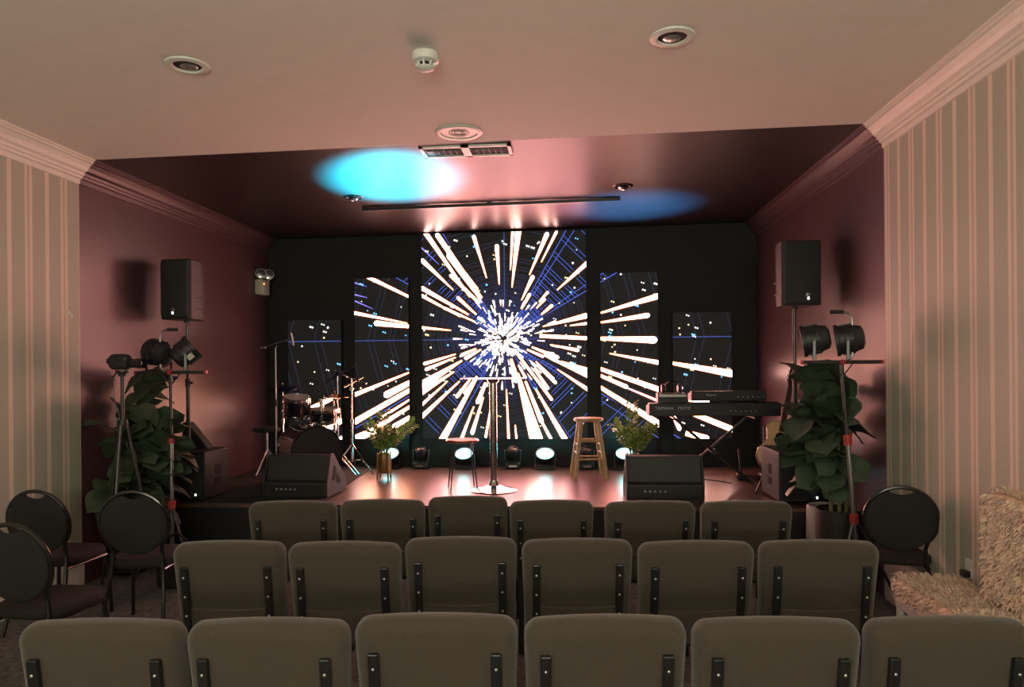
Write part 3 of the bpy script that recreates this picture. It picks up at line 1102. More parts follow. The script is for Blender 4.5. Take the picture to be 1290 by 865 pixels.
def make_sub(t, w, d, h):
    MB().box((0, 0, h / 2 + .012), (w, d, h - .012)).build('cabinet', m_cab, t, bevel=.012, seg=3)
    MB().slab(rrect(w - .05, h - .06, .02, n=4), .014, .006, Matrix.Translation((0, -d / 2 - .004, h / 2 + .01)), seg=2).build('grille', m_grille, t)
    for sx in (-1, 1):
        b = MB()
        b.box((sx * (w / 2 + .0005), .0, h * .60), (.006, .10, .09)).box((sx * (w / 2 + .0005), 0, h * .36), (.006, .10, .06))
        b.build('side_handle', m_hole, t, bevel=.002)
    for sx in (-1, 1):
        for sy in (-1, 1):
            MB().cyl((sx * (w / 2 - .06), sy * (d / 2 - .06), 0), (sx * (w / 2 - .06), sy * (d / 2 - .06), .014), .02).build('rubber_foot', m_blkplastic, t)
    MB().box((w * .3, -d / 2 - .013, .06), (.014, .006, .018)).build('power_light', m_led, t)


SUBH = .44
sl = thing('subwoofer', 'black subwoofer cabinet on the stage floor at the left wall', 'subwoofer', (-3.515, 6.43, SZ + .009), R(-2), 'subwoofers')
make_sub(sl, .43, .44, SUBH)
sr = thing('subwoofer', 'black subwoofer in front of the acoustic guitar, its side lit pale blue', 'subwoofer', (1.965, 6.60, SZ), 0, 'subwoofers')
make_sub(sr, .39, .58, SUBH)
for t_, s_, nm, lab in ((spl, sl, 'l', 'black steel pole holding the left loudspeaker over its subwoofer'), (spr, sr, 'r', 'black steel pole holding the right loudspeaker over its subwoofer')):
    loc = t_.location
    rz = t_.rotation_euler[2]
    px_, py_ = loc.x - .02 * math.sin(rz), loc.y + .02 * math.cos(rz)
    py2 = max(py_, s_.location.y - .15)
    z0 = s_.location.z + SUBH + .012
    pt = thing('speaker_pole', lab, 'pole', (px_, py_, z0), 0, 'speaker poles')
    hh = loc.z - .02 - z0
    MB().cyl((0, 0, 0), (0, 0, hh * .55), .0175).build('lower_tube', m_blkmetal, pt)
    MB().cyl((0, 0, hh * .5), (0, 0, hh), .014).build('upper_tube', m_blkgloss, pt)
    MB().cyl((0, 0, hh * .5), (0, 0, hh * .56), .024).build('collar', m_blkplastic, pt)
    MB().tube([(.02, 0, hh * .53), (.05, 0, hh * .53)], [.008, .014], 10).build('knob', m_blkplastic, pt)

# upright speaker cabinet behind the left sub
t = thing('wedge_case', 'small dark wedge-shaped case on top of the left subwoofer behind its pole', 'case', (-3.56, 6.56, SZ + .009 + SUBH + .002))
b = MB()
b.add([(-.13, -.06, 0), (.13, -.06, 0), (-.08, -.06, .25), (-.13, -.06, .25), (-.13, .06, 0), (.13, .06, 0), (-.08, .06, .25), (-.13, .06, .25)],
      [(0, 1, 2, 3), (7, 6, 5, 4), (0, 4, 5, 1), (1, 5, 6, 2), (2, 6, 7, 3), (3, 7, 4, 0)])
b.build('shell', m_cab, t, smooth=0, bevel=.008)
MB().tube([(-.11, -.02, .25), (-.11, -.02, .268), (-.11, .02, .268), (-.11, .02, .25)], .005, 6).build('handle', m_blkplastic, t)


# ------------------------------------------------------------------ floor monitors
def make_wedge(t, w):
    # profile in local YZ: audience side at -Y
    prof = [(-.20, .0), (-.20, .13), (-.16, .15), (-.115, .375), (-.06, .385), (.245, .10), (.245, .0)]
    b = MB()
    b.prism(prof, -w / 2 + .018, w / 2 - .018)
    b.build('cabinet', m_cab, t, smooth=0, bevel=.006)
    for sx in (-1, 1):
        b = MB()
        pr2 = [(-.21, .0), (-.21, .135), (-.122, .385), (-.06, .395), (.255, .105), (.255, .0)]
        x0, x1 = (sx * (w / 2 - .018), sx * w / 2)
        b.prism(pr2, min(x0, x1), max(x0, x1))
        ch = b.build('cheek', m_cab, t, smooth=0, bevel=.004)
        b = MB()
        xx = sx * (w / 2 + .0005)
        b.prism([(-.10, .14), (-.05, .28), (-.005, .25), (-.03, .14)], xx - .003, xx + .003)
        b.prism([(.01, .10), (.01, .20), (.10, .12), (.10, .10)], xx - .003, xx + .003)
        b.build('handle_recess', m_hole, ch, smooth=0)
    # rear jack panel facing the audience
    pn = MB().box((0, -.198, .068), (w - .10, .012, .085)).build('jack_panel', m_blkplastic, t, bevel=.003)
    for k in range(5):
        MB().lathe([(0, 0), (.011, 0), (.011, .008), (.007, .010), (0, .010)], 12, (-.18 + k * .045, -.204, .07), Matrix.Rotation(R(90), 4, 'X')).build('jack', m_greymetal, pn)
    b = MB()
    L_ = math.hypot(.305, .285)
    b.box((0, .098, .248), (w - .06, L_ - .03, .012), (-math.atan2(.285, .305), 0, 0))
    b.build('grille', m_grille, t, bevel=.003)


t = thing('floor_monitor', 'black wedge floor monitor on the stage in front of the keyboards', 'floor monitor', (.83, 6.70, SZ), 0, 'floor monitors')
make_wedge(t, .69)
t = thing('floor_monitor', 'black wedge floor monitor in front of the drum kit', 'floor monitor', (-2.56, 6.66, SZ + .009), R(-4), 'floor monitors')
make_wedge(t, .64)


# ------------------------------------------------------------------ T-bar light stands
def make_light_stand(t, height, barw, hook_dir, handle_x, lean=0.0, zc=(1.1, .58)):
    """tripod base, telescopic pole, cross bar, hooked push handle"""
    def L(z):
        return Vector((lean * (height - z) / height, 0, z))
    MB().cyl(L(.24), L(zc[0]), .0165).build('lower_tube', m_greymetal, t)
    MB().cyl(L(zc[0] - .05), L(height), .013).build('upper_tube', m_blkmetal, t)
    MB().cyl(L(zc[0] - .035), L(zc[0] + .035), .026).build('collar', m_red, t)
    MB().cyl(L(zc[1] - .035), L(zc[1] + .03), .028).build('collar', m_red, t)
    base = L(.24)
    for k in range(3):
        a = R(90 + 120 * k)
        MB().tube([L(zc[1] - .03) + Vector((0.02 * math.cos(a), .02 * math.sin(a), 0)), Vector((base.x + .27 * math.cos(a), .27 * math.sin(a), .012))], .011, 8).build('leg', m_blkmetal, t)
    b = MB()
    b.box((0, 0, height + .012), (barw, .032, .026))
    bar = b.build('cross_bar', m_blkmetal, t, bevel=.004)
    for sx in (-1, 1):
        MB().box((sx * (barw / 2 + .006), 0, height + .012), (.02, .034, .028)).build('end_cap', m_red, bar, bevel=.004)
    MB().lathe([(0, 0), (.019, 0), (.017, .014), (0, .016)], 16, (0, -.016, height + .012), Matrix.Rotation(R(90), 4, 'X')).build('clamp_knob', m_red, t)
    for sx in (-1, 1):
        MB().tube([L(height - .09), (sx * .035, 0, height - .05), (sx * .075, 0, height + .002)], .005, 6).build('brace', m_blkmetal, t)
    x = handle_x
    hb = MB().tube([(x, -.03, height + .02), (x + hook_dir * -.03, -.03, height + .05), (x + hook_dir * -.035, -.03, height + .20), (x + hook_dir * -.03, -.03, height + .31), (x - hook_dir * .005, -.03, height + .345), (x + hook_dir * .05, -.03, height + .352)], .0085, 8).build('handle', m_greymetal, t)
    MB().cyl((x + hook_dir * .03, -.03, height + .352), (x + hook_dir * .125, -.03, height + .352), .014, n=10).build('grip', m_blkplastic, hb)


def make_par(t, sticker=False):
    """lamp head pointing along local +X; origin at the yoke's foot"""
    T = Matrix.Translation((0, 0, .155)) @ Matrix.Rotation(t['tilt'], 4, 'Y') @ Matrix.Rotation(R(90), 4, 'Y')
    prof = [(0, -.115), (.055, -.112), (.085, -.095), (.098, -.05), (.105, -.04), (.105, .055), (.118, .06), (.118, .085), (.108, .087), (.104, .078), (0, .078)]
    body = MB().lathe(prof, 32, (0, 0, 0), T).build('housing', m_blkplastic, t)
    MB().lathe([(0, .0795), (.102, .0795), (.102, .083), (0, .083)], 32, (0, 0, 0), T).build('lens', m_lensoff, body)
    b = MB()
    for k in range(12):
        a = 2 * PI * k / 12
        b.box((.106 * math.cos(a), .106 * math.sin(a), .005), (.014, .008, .085), (0, 0, a))
    b.lathe([(.103, -.03), (.108, -.03), (.108, -.02), (.103, -.02), (.103, -.03)], 32)
    vs = [T @ Vector(v) for v in b.v]
    b2 = MB()
    b2.add(vs, b.f)
    b2.build('cooling_fin', m_blkplastic, body)
    if sticker:
        b = MB()
        b.box((-.06, -.085, .03), (.05, .004, .05), (0, 0, R(-35)))
        vs = [T @ Vector(v) for v in b.v]
        b2 = MB()
        b2.add([T @ Vector((x, y, z)) for (x, y, z) in [(.03, -.113, -.02), (.075, -.093, -.02), (.075, -.093, .035), (.03, -.113, .035), (.03, -.105, -.02), (.075, -.085, -.02), (.075, -.085, .035), (.03, -.105, .035)]],
               [(0, 1, 2, 3), (7, 6, 5, 4), (0, 4, 5, 1), (1, 5, 6, 2), (2, 6, 7, 3), (3, 7, 4, 0)])
        b2.build('sticker', m_sticker, body)
    yk = MB()
    for sy in (-1, 1):
        yk.box((0, sy * .124, .09), (.022, .006, .16))
    yk.box((0, 0, .008), (.03, .254, .010))
    y_ = yk.build('yoke', m_blkmetal, t, bevel=.002)
    for sy in (-1, 1):
        MB().cyl((0, sy * .122, .155), (0, sy * .148, .155), .014, n=12).build('yoke_knob', m_blkplastic, y_)


YT = 5.45
bl = at(215, 469, YT)
tl = thing('light_stand', 'T-bar light stand with red collars at the left of the stage', 'light stand', (bl.x, YT, 0), 0, 'light stands')
make_light_stand(tl, bl.z - .012, (at(258, 469, YT) - at(172, 469, YT)).length, 1, -.035)
YT2 = 5.03
br_ = at(1060, 456, YT2)
tr = thing('light_stand', 'T-bar light stand with red collars at the right, before the tall plant', 'light stand', (br_.x, YT2, 0), R(4), 'light stands')
make_light_stand(tr, br_.z - .012, 0.53, -1, .03, lean=.12, zc=(1.135, .60))
for stand, xs, rz, tilt, lab, stk in (
        (tl, -.095, R(160), R(-8), 'black stage lamp on the left stand, the one behind the hooked handle', False),
        (tl, .125, R(28), R(-40), 'black stage lamp with a white sticker, tipped upward on the left stand', True),
        (tr, -.185, R(163), R(10), 'black stage lamp on the right stand, nearer the loudspeaker pole', True),
        (tr, .045, R(160), R(8), 'black stage lamp on the right stand, behind the hooked handle', False)):
    rs = stand.rotation_euler[2]
    hz = (bl.z if stand is tl else br_.z) + .013
    base = stand.location + Vector((xs * math.cos(rs), xs * math.sin(rs), 0))
    q = thing('stage_lamp', lab, 'stage light', (base.x, base.y, hz + .001), rz, 'stage lamps on the T-bar stands')
    q['tilt'] = tilt
    make_par(q, stk)
    q.scale = (.92, .92, .92)
    del q['tilt']

# ------------------------------------------------------------------ camcorder on tripod
YC = 5.1
pc = at(154, 466, YC)
t = thing('camera_tripod', 'tall dark camera tripod in front of the left plant', 'tripod', (pc.x, YC, 0))
hz = pc.z
MB().cyl((0, 0, 1.22), (0, 0, hz - .035), .014).build('centre_column', m_darksteel, t)
MB().lathe([(0, 0), (.036, 0), (.04, .03), (.034, .06), (0, .06)], 16, (0, 0, 1.22)).build('shoulder', m_blkplastic, t)
for k in range(3):
    a = R(-80 + 120 * k)
    d = Vector((math.cos(a), math.sin(a), 0))
    lg = MB().tube([d * .03 + Vector((0, 0, 1.24)), d * .14 + Vector((0, 0, .62)), ], .013, 8).build('leg', m_darksteel, t)
    MB().tube([d * .135 + Vector((0, 0, .65)), d * .25 + Vector((0, 0, .012))], .010, 8).build('lower_leg', m_blkmetal, lg)
    MB().tube([d * .138 + Vector((0, 0, .66)), d * .144 + Vector((0, 0, .60))], .018, 8).build('leg_clamp', m_blkplastic, lg)
hd = MB().lathe([(0, 0), (.028, 0), (.03, .02), (.045, .03), (.045, .045), (0, .045)], 16, (0, 0, hz - .046)).build('pan_head', m_blkplastic, t)
MB().tube([(-.02, -.03, hz - .02), (-.07, -.10, hz - .10), (-.08, -.12, hz - .16)], [.006, .006, .011], 8).build('pan_handle', m_blkplastic, t)
MB().tube([(-.04, -.01, hz + .02), (-.075, 0, hz - .10), (-.06, 0, hz - .24), (-.03, 0, hz - .32), (-.02, 0, hz - .6)], .003, 6).build('cable', m_blkplastic, t)
q = thing('camcorder', 'black camcorder on the tall tripod, lens pointing right', 'video camera', (pc.x, YC, hz), R(-4))
MB().slab(rrect(.16, .12, .045, n=6), .085, .025, Matrix.Translation((-.015, 0, .062)), seg=3).build('body', m_blkplastic, q)
MB().lathe([(0, 0), (.032, 0), (.034, .05), (.038, .06), (.038, .11), (.034, .112), (.030, .09), (0, .09)], 20, (.07, 0, .05), Matrix.Rotation(R(90), 4, 'Y')).build('lens', m_blkgloss, q)
MB().slab(rrect(.075, .05, .006, n=3), .012, .004, Matrix.Translation((.03, -.045, .05)), seg=2).build('flip_screen', m_blkgloss, q)
MB().tube([(-.05, 0, .085), (-.045, 0, .115), (.03, 0, .115), (.04, 0, .088)], .008, 8).build('handle', m_blkplastic, q)
MB().tube([(-.075, 0, .065), (-.115, 0, .07)], [.018, .024], 12).build('eyepiece', m_blkplastic, q)

# ------------------------------------------------------------------ plants
def leaf(b, base, d, L, W, droop, roll):
    """broad fig leaf, a 3x7 grid folded on the midrib"""
    d = Vector(d).normalized()
    sd = d.cross(Vector((0, 0, 1)))
    if sd.length < .05:
        sd = Vector((1, 0, 0))
    sd.normalize()
    upv = sd.cross(d).normalized()
    sd = (Matrix.Rotation(roll, 3, d) @ sd)
    upv = (Matrix.Rotation(roll, 3, d) @ upv)
    prof = [.06, .55, .78, .92, 1.0, .82, .05]
    vs, fs = [], []
    n = len(prof)
    p = Vector(base)
    dd = d.copy()
    for i in range(n):
        w = prof[i] * W / 2
        wav = .006 * math.sin(i * 2.1 + L * 40)
        vs += [tuple(p + sd * w + upv * (.22 * w + wav)), tuple(p), tuple(p - sd * w + upv * (.22 * w - wav))]
        dd = (dd - Vector((0, 0, 1)) * droop / n).normalized()
        p = p + dd * L / (n - 1)
    for i in range(n - 1):
        o = i * 3
        fs += [(o, o + 1, o + 4, o + 3), (o + 1, o + 2, o + 5, o + 4)]
    b.add(vs, fs)


def fig_plant(t, top, stems, crown_z0, crown_r, nleaf, pot, seed, squash=(1, 1), xlim=None):
    rg = random.Random(seed)
    pz = pot
    fol = MB()
    cand = []
    for (sx, sy, lx, ly, h) in stems:
        pts = []
        for i in range(7):
            f_ = i / 6
            pts.append((sx + (lx - sx) * f_ ** 1.3, sy + (ly - sy) * f_ ** 1.3, pz + (h - pz) * f_))
        MB().tube(pts, [.014 - .007 * i / 6 for i in range(7)], 8).build('stem', m_stem, t)
        cand.append((Vector(pts[0]), pts, h))
    for i in range(nleaf):
        _, pts, h = cand[i % len(cand)]
        zz = rg.uniform(crown_z0, h)
        f_ = min(.999, max(0, (zz - pz) / (h - pz))) * 6
        k = int(f_)
        p = Vector(pts[k]).lerp(Vector(pts[k + 1]), f_ - k)
        a = rg.uniform(0, 2 * PI)
        el = rg.uniform(-.25, .85) if zz < h - .15 else rg.uniform(.3, 1.8)
        d = Vector((math.cos(a) * squash[0], math.sin(a) * squash[1], el))
        L = rg.uniform(.23, .36)
        st_ = p + d.normalized() * rg.uniform(.03, crown_r)
        if xlim:
            e = st_ + d.normalized() * (L + .02)
            wx = t.location.x + e.x
            if wx < xlim[0] or wx > xlim[1] or t.location.x + st_.x < xlim[0] + .03 or t.location.x + st_.x > xlim[1] - .03:
                d.x = -d.x
                st_ = p + d.normalized() * .06
        lf = MB()
        lf.tube([p, st_], .004, 5)
        leaf(lf, st_, d, L, L * rg.uniform(.6, .75), rg.uniform(.3, 1.3), rg.uniform(-.9, .9))
        if xlim and not all(xlim[0] < t.location.x + v[0] < xlim[1] for v in lf.v):
            continue
        fol.add(lf.v, lf.f)
    fol.build('foliage', m_green, t, smooth=60)


YPR = 5.50
c = at(1056, 640, YPR)
t = thing('fig_plant', 'tall fiddle-leaf fig at the right of the stage behind the light stand', 'plant', (c.x, YPR, 0), 0, 'fiddle-leaf figs')
zr = c.z
fig_plant(t, 1.58, [(-.05, 0, -.14, .02, 1.42), (.02, .03, .0, .05, 1.50), (.05, -.02, .12, 0, 1.40), (-.01, -.05, -.04, -.12, 1.28)], .80, .09, 128, zr - .04, 5, (.9, .9), (-9, XR - .03))
MB().lathe([(.13, 0), (.155, .02), (.163, zr - .02), (.155, zr), (.145, zr - .01), (.142, zr - .05), (0, zr - .05)], 28).build('pot', m_darkpot, t)
MB().lathe([(0, zr - .052), (.15, zr - .052), (.14, zr - .04), (0, zr - .035)], 20).build('soil', m_soil, t)
c2 = at(1040, 636, 5.95)
t = thing('plant_pot', 'white ceramic pot behind the dark pot of the right fig', 'pot', (c2.x, 5.95, 0))
z2 = c2.z
MB().lathe([(0, 0), (.10, 0), (.13, .03), (.15, z2 * .5), (.145, z2 - .01), (.138, z2), (.128, z2 - .01), (.125, z2 - .05), (0, z2 - .05)], 28).build('pot', m_whitepot, t)
MB().lathe([(0, z2 - .052), (.126, z2 - .052), (.12, z2 - .042), (0, z2 - .038)], 20).build('soil', m_soil, t)

YPL = 5.58
c = at(162, 600, YPL)
t = thing('fig_plant', 'broad fiddle-leaf fig at the left wall behind the camera tripod', 'plant', (c.x, YPL, 0), 0, 'fiddle-leaf figs')
fig_plant(t, 1.58, [(-.05, 0, -.10, .0, 1.36), (.02, .03, .04, .05, 1.44), (.05, -.02, .30, -.03, 1.20), (-.03, -.05, -.26, -.26, 1.08), (.02, -.05, .12, -.2, 1.2)], .50, .14, 200, .32, 8, (1, 1), (XL + .03, 9))
MB().lathe([(0, 0), (.13, 0), (.16, .03), (.17, .34), (.16, .35), (.15, .33), (.148, .30), (0, .30)], 28).build('pot', m_darkpot, t)
MB().lathe([(0, .30), (.147, .30), (.14, .315), (0, .32)], 20).build('soil', m_soil, t)


def zz_plant(t, fronds, pz, seed):
    rg = random.Random(seed)
    fol = MB()
    for (a, out, h) in fronds:
        d = Vector((math.cos(a), math.sin(a), 0))
        pts = []
        n = 10
        for i in range(n + 1):
            f_ = i / n
            pts.append(d * (.02 + out * f_ ** 1.6) + Vector((0, 0, pz + h * f_ - .02)))
        MB().tube(pts, [.008 - .006 * i / n for i in range(n + 1)], 6).build('stem', m_stem, t)
        for i in range(3, n + 1):
            for s_ in (-1, 1):
                for half in (0, .5):
                    if i + half > n:
                        continue
                    p = Vector(pts[i]) if half == 0 else (Vector(pts[i]) + Vector(pts[i + 1])) / 2
                    tan = (Vector(pts[i]) - Vector(pts[i - 1])).normalized()
                    sd = tan.cross(Vector((rg.uniform(-.4, .4), -1, .2))).normalized() * s_
                    dd = sd * .9 + tan * .7 + Vector((0, rg.uniform(-.4, .4), 0))
                    leaf(fol, p, dd, rg.uniform(.075, .105), .046, .25, rg.uniform(-.6, .6))
    fol.build('foliage', m_green2, t, smooth=60)


for (px, lab, fr) in ((484, 'small potted plant in a brass pot at the left of the lit stage', [(PI * .95, .16, .36), (PI * 1.6, .02, .48), (.15, .30, .36), (PI * .5, .05, .30), (PI * 1.3, .10, .27), (.6, .14, .26), (1.9 * PI, .08, .30)]),
                      (798, 'small potted plant behind the right floor monitor', [(PI * .97, .17, .36), (PI * 1.4, .05, .46), (.1, .18, .36), (PI * .5, .03, .56), (PI * 1.75, .10, .30), (.05, .12, .24), (PI * .8, .08, .28)])):
    p = on(px, 601, SZ)
    yy = 7.62 if px < 600 else 7.55
    c = at(px, 601, yy)
    t = thing('potted_plant', lab, 'plant', (c.x, yy, SZ), 0, 'small potted plants on stage')
    MB().lathe([(0, .075), (.062, .075), (.070, .085), (.072, .27), (.066, .275), (.063, .262), (.062, .25), (0, .25)], 28).build('pot', m_brass, t)
    MB().lathe([(0, .249), (.062, .249), (.058, .258), (0, .262)], 18).build('soil', m_soil, t)
    for k in range(4):
        a = R(45 + 90 * k)
        MB().tube([(.082 * math.cos(a), .082 * math.sin(a), 0), (.080 * math.cos(a), .080 * math.sin(a), .285)], .010, 8).build('stand_leg', m_potwood, t)
    b = MB()
    b.box((0, 0, .066), (.155, .016, .016), (0, 0, R(45))).box((0, 0, .066), (.155, .016, .016), (0, 0, R(-45)))
    b.build('stand_brace', m_potwood, t)
    zz_plant(t, fr, .255, px)

# ------------------------------------------------------------------ stage furniture
p = on(622, 618, SZ)
t = thing('cocktail_table', 'tall glass-topped cocktail table with chrome column in the middle of the stage', 'table', (p.x, p.y + .02, SZ))
htop = at(620, 476, p.y).z - SZ
MB().lathe([(0, 0), (.225, 0), (.228, .008), (.21, .016), (.12, .032), (.06, .055), (.042, .09), (.04, .10), (0, .10)], 40).build('base', m_chrome, t)
MB().cyl((0, 0, .09), (0, 0, htop - .045), .036, n=24).build('column', m_chrome, t)
MB().lathe([(.036, 0), (.05, .01), (.062, .035), (.062, .04), (0, .04), (0, 0)], 24, (0, 0, htop - .05)).build('top_flange', m_chrome, t)
MB().lathe([(0, 0), (.318, 0), (.32, .003), (.32, .007), (.318, .01), (0, .01)], 56, (0, 0, htop - .01)).build('table_top', m_glass, t)

p = on(742, 602, SZ)
t = thing('wooden_bar_stool', 'natural wood four-legged bar stool on the stage right of the cocktail table', 'stool', (p.x, p.y + .06, SZ), R(8))
hs = at(742, 526, p.y + .06).z - SZ
MB().lathe([(0, hs - .035), (.145, hs - .035), (.158, hs - .025), (.16, hs - .010), (.152, hs), (.10, hs - .003), (0, hs - .004)], 36).build('seat', m_pine, t)


def leg_pt(sx, sy, z):
    f_ = 1 - z / hs
    return Vector((sx * (.085 + .085 * f_), sy * (.085 + .075 * f_), z))


for sx in (-1, 1):
    for sy in (-1, 1):
        b = MB()
        a, c = leg_pt(sx, sy, hs - .03), leg_pt(sx, sy, 0)
        b.tube([c, a], .021, 10)
        b.build('leg', m_pine, t)
for z, dirs in ((.21, 'x'), (.40, 'x'), (.27, 'y'), (.36, 'y')):
    for s_ in (-1, 1):
        if dirs == 'x':
            a, c = leg_pt(-1, s_, z), leg_pt(1, s_, z)
        else:
            a, c = leg_pt(s_, -1, z), leg_pt(s_, 1, z)
        MB().tube([a, c], .011, 8).build('rung', m_pine, t)

p = on(582, 616, SZ)
t = thing('low_stool', 'small black wire-legged stool with a copper rim on the stage', 'stool', (p.x, p.y + .05, SZ), R(15))
hs2 = at(583, 553, p.y + .05).z - SZ
MB().lathe([(0, hs2 - .022), (.14, hs2 - .022), (.14, hs2 - .004), (0, hs2 - .002)], 32).build('seat', m_blkplastic, t)
m_copper = mat('copper_rim', (0.45, 0.22, 0.13), 0.25, metal=0.9)
b = MB()
b.tube([(.152 * math.cos(2 * PI * k / 40), .152 * math.sin(2 * PI * k / 40), hs2 - .012) for k in range(40)], .013, 8, closed=True)
b.build('rim', m_copper, t)
for k in range(4):
    a = R(45 + 90 * k)
    MB().tube([(.12 * math.cos(a), .12 * math.sin(a), hs2 - .015), (.185 * math.cos(a), .185 * math.sin(a), 0)], .006, 8).build('leg', m_blkmetal, t)

# wash lights and moving heads along the back wall
WASH = [(585, 'cyan-lit wash light on the stage floor behind the low stool', 8.40), (687, 'cyan-lit wash light on the stage floor right of the cocktail table', 8.40),
        (492, 'cyan-lit wash light behind the left potted plant', 8.40), (787, 'cyan-lit wash light behind the right potted plant', 8.40)]
WPOS = []
for (px, lab, yy) in WASH:
    c = at(px, 586, yy)
    t = thing('wash_light', lab, 'stage light', (c.x, yy, SZ), 0, 'cyan wash lights along the back wall')
    zc = at(px, 572, yy).z - SZ
    T = Matrix.Translation((0, -.02, zc)) @ Matrix.Rotation(R(34), 4, 'X')
    MB().lathe([(0, -.10), (.07, -.10), (.10, -.05), (.105, .0), (.112, .01), (.112, .02), (.104, .022), (.10, .008), (0, .008)], 28, (0, 0, 0), T).build('housing', m_blkplastic, t)
    MB().lathe([(0, .010), (.10, .010), (.095, .016), (.05, .024), (0, .026)], 28, (0, 0, 0), T).build('lens', m_lens, t)
    MB().box((0, .0, .018), (.20, .15, .036)).build('base', m_blkplastic, t, bevel=.006)
    b = MB()
    for sx in (-1, 1):
        b.box((sx * .118, 0, zc * .55), (.010, .03, zc * .98))
    b.box((0, 0, .040), (.245, .03, .008))
    b.build('yoke', m_blkmetal, t)
    WPOS.append((Vector((c.x, yy - .02, SZ + zc)) + Vector((0, -math.sin(R(34)), math.cos(R(34)))) * .04))
for (px, lab) in ((531, 'black moving-head light left of the low stool'), (646, 'black moving-head light behind the cocktail table, between two cyan wash lights'), (738, 'black moving-head light behind the wooden bar stool')):
    yy = 8.40
    c = at(px, 586, yy)
    t = thing('moving_head_light', lab, 'stage light', (c.x, yy, SZ), rnd.uniform(-.2, .2), 'moving heads along the back wall')
    MB().slab(rrect(.18, .075, .015, n=4), .17, .02, Matrix.Translation((0, 0, .04)), seg=3).build('base', m_blkplastic, t)
    MB().box((0, -.087, .04), (.09, .006, .02)).build('display', m_greymetal, t)
    b = MB()
    b.box((0, 0, .085), (.19, .08, .02))
    for sx in (-1, 1):
        b.box((sx * .088, 0, .15), (.026, .07, .14))
    b.build('yoke', m_blkplastic, t, bevel=.008)
    T = Matrix.Translation((0, 0, .175)) @ Matrix.Rotation(R(35), 4, 'X')
    hd = MB().lathe([(0, -.075), (.05, -.07), (.066, -.03), (.068, .04), (.058, .075), (.05, .078), (.046, .066), (0, .066)], 24, (0, 0, 0), T).build('head', m_blkplastic, t)
    MB().lathe([(0, .067), (.045, .067), (.03, .074), (0, .076)], 20, (0, 0, 0), T).build('lens', m_lensoff, hd)

# ------------------------------------------------------------------ drum kit
RUG = SZ + .009


def drum_shell(t, r, L, T, mshell, mhead, mhoop, nl=8, both=True):
    MB().lathe([(r * .97, -L / 2), (r, -L / 2), (r, L / 2), (r * .97, L / 2), (r * .97, -L / 2)], 40, (0, 0, 0), T).build('shell', mshell, t)
    for s_ in (-1, 1):
        z = s_ * L / 2
        MB().lathe([(r * .985, z - .016), (r + .012, z - .016), (r + .012, z + .016), (r * .985, z + .016), (r * .985, z - .016)], 40, (0, 0, 0), T).build('hoop', mhoop, t)
        MB().lathe([(0, z + s_ * .002), (r * .985, z + s_ * .002), (r * .985, z + s_ * .006), (0, z + s_ * .008)], 36, (0, 0, 0), T).build('head', mhead, t)
    for k in range(nl):
        a = 2 * PI * k / nl + .2
        b = MB()
        b.add([T @ Vector(v) for v in MB().box(((r + .012) * math.cos(a), (r + .012) * math.sin(a), 0), (.022, .018, L * .35), (0, 0, a)).v], [(0, 3, 2, 1), (4, 5, 6, 7), (0, 1, 5, 4), (1, 2, 6, 5), (2, 3, 7, 6), (3, 0, 4, 7)])
        p0, p1 = T @ Vector(((r + .018) * math.cos(a), (r + .018) * math.sin(a), -L / 2 - .01)), T @ Vector(((r + .018) * math.cos(a), (r + .018) * math.sin(a), L / 2 + .01))
        b.tube([p0, p1], .004, 6)
        b.build('lug', m_chrome, t)


YD = 7.25
c = at(399, 574, YD)
rbd = .275
ax = R(48)     # the drum's axis swings to the right
t = thing('bass_drum', 'black bass drum with dark front head on the drum rug', 'drum', (c.x, YD, RUG))
T = Matrix.Translation((-.14, .16, rbd + .03)) @ Matrix.Rotation(R(42), 4, 'Z') @ Matrix.Rotation(R(90), 4, 'X')
drum_shell(t, rbd, .40, T, m_drum, m_head, m_drum, 8)
for s_ in (-1, 1):
    p0 = T @ Vector((s_ * rbd * .8, -rbd * .6, .08))
    p1 = T @ Vector((s_ * rbd * 1.25, -rbd * 1.10, .14))
    MB().tube([p0, (p1.x, p1.y, .0)], .008, 8).build('spur', m_chrome, t)
# rack tom with its mount on the bass drum
YM = 7.35
c = at(373, 512, YM)
tt = thing('rack_tom', 'small black tom drum mounted over the bass drum', 'drum', (c.x, YM, c.z))
T = Matrix.Rotation(R(14), 4, 'X') @ Matrix.Rotation(R(8), 4, 'Y')
drum_shell(tt, .125, .19, T, m_drum, m_headw, m_chrome, 6)
zb = (RUG + 2 * rbd) - c.z
MB().tube([(.13, .03, -.02), (.24, .05, -.02), (.255, .06, .06)], .012, 8).build('mount_arm', m_chrome, tt)
b = MB()
b.tube([(.255, .06, .07), (.25, .07, zb + .02)], .014, 10)
for k in range(4):
    b.lathe([(0, 0), (.026, 0), (.026, .022), (0, .022)], 12, (.253, .065, -.05 + k * .035))
b.build('mount_post', m_chrome, tt)
# snare on stand
YN = 7.55
c = at(408, 523, YN)
t = thing('snare_drum', 'shallow chrome-hooped snare drum on a stand right of the tom', 'drum', (c.x, YN, RUG))
zz = c.z - RUG
T = Matrix.Translation((0, 0, zz)) @ Matrix.Rotation(R(6), 4, 'X')
drum_shell(t, .155, .12, T, m_drum, m_headw, m_chrome, 8)
b = MB()
b.tube([(0, 0, zz - .09), (0, 0, .15)], .011, 8)
b.build('stand_post', m_chrome, t)
for k in range(3):
    a = R(30 + 120 * k)
    MB().tube([(0, 0, .24), (.2 * math.cos(a), .2 * math.sin(a), .008)], .008, 8).build('stand_leg', m_chrome, t)
    MB().tube([(0, 0, zz - .12), (.13 * math.cos(a), .13 * math.sin(a), zz - .085)], .007, 8).build('stand_arm', m_chrome, t)


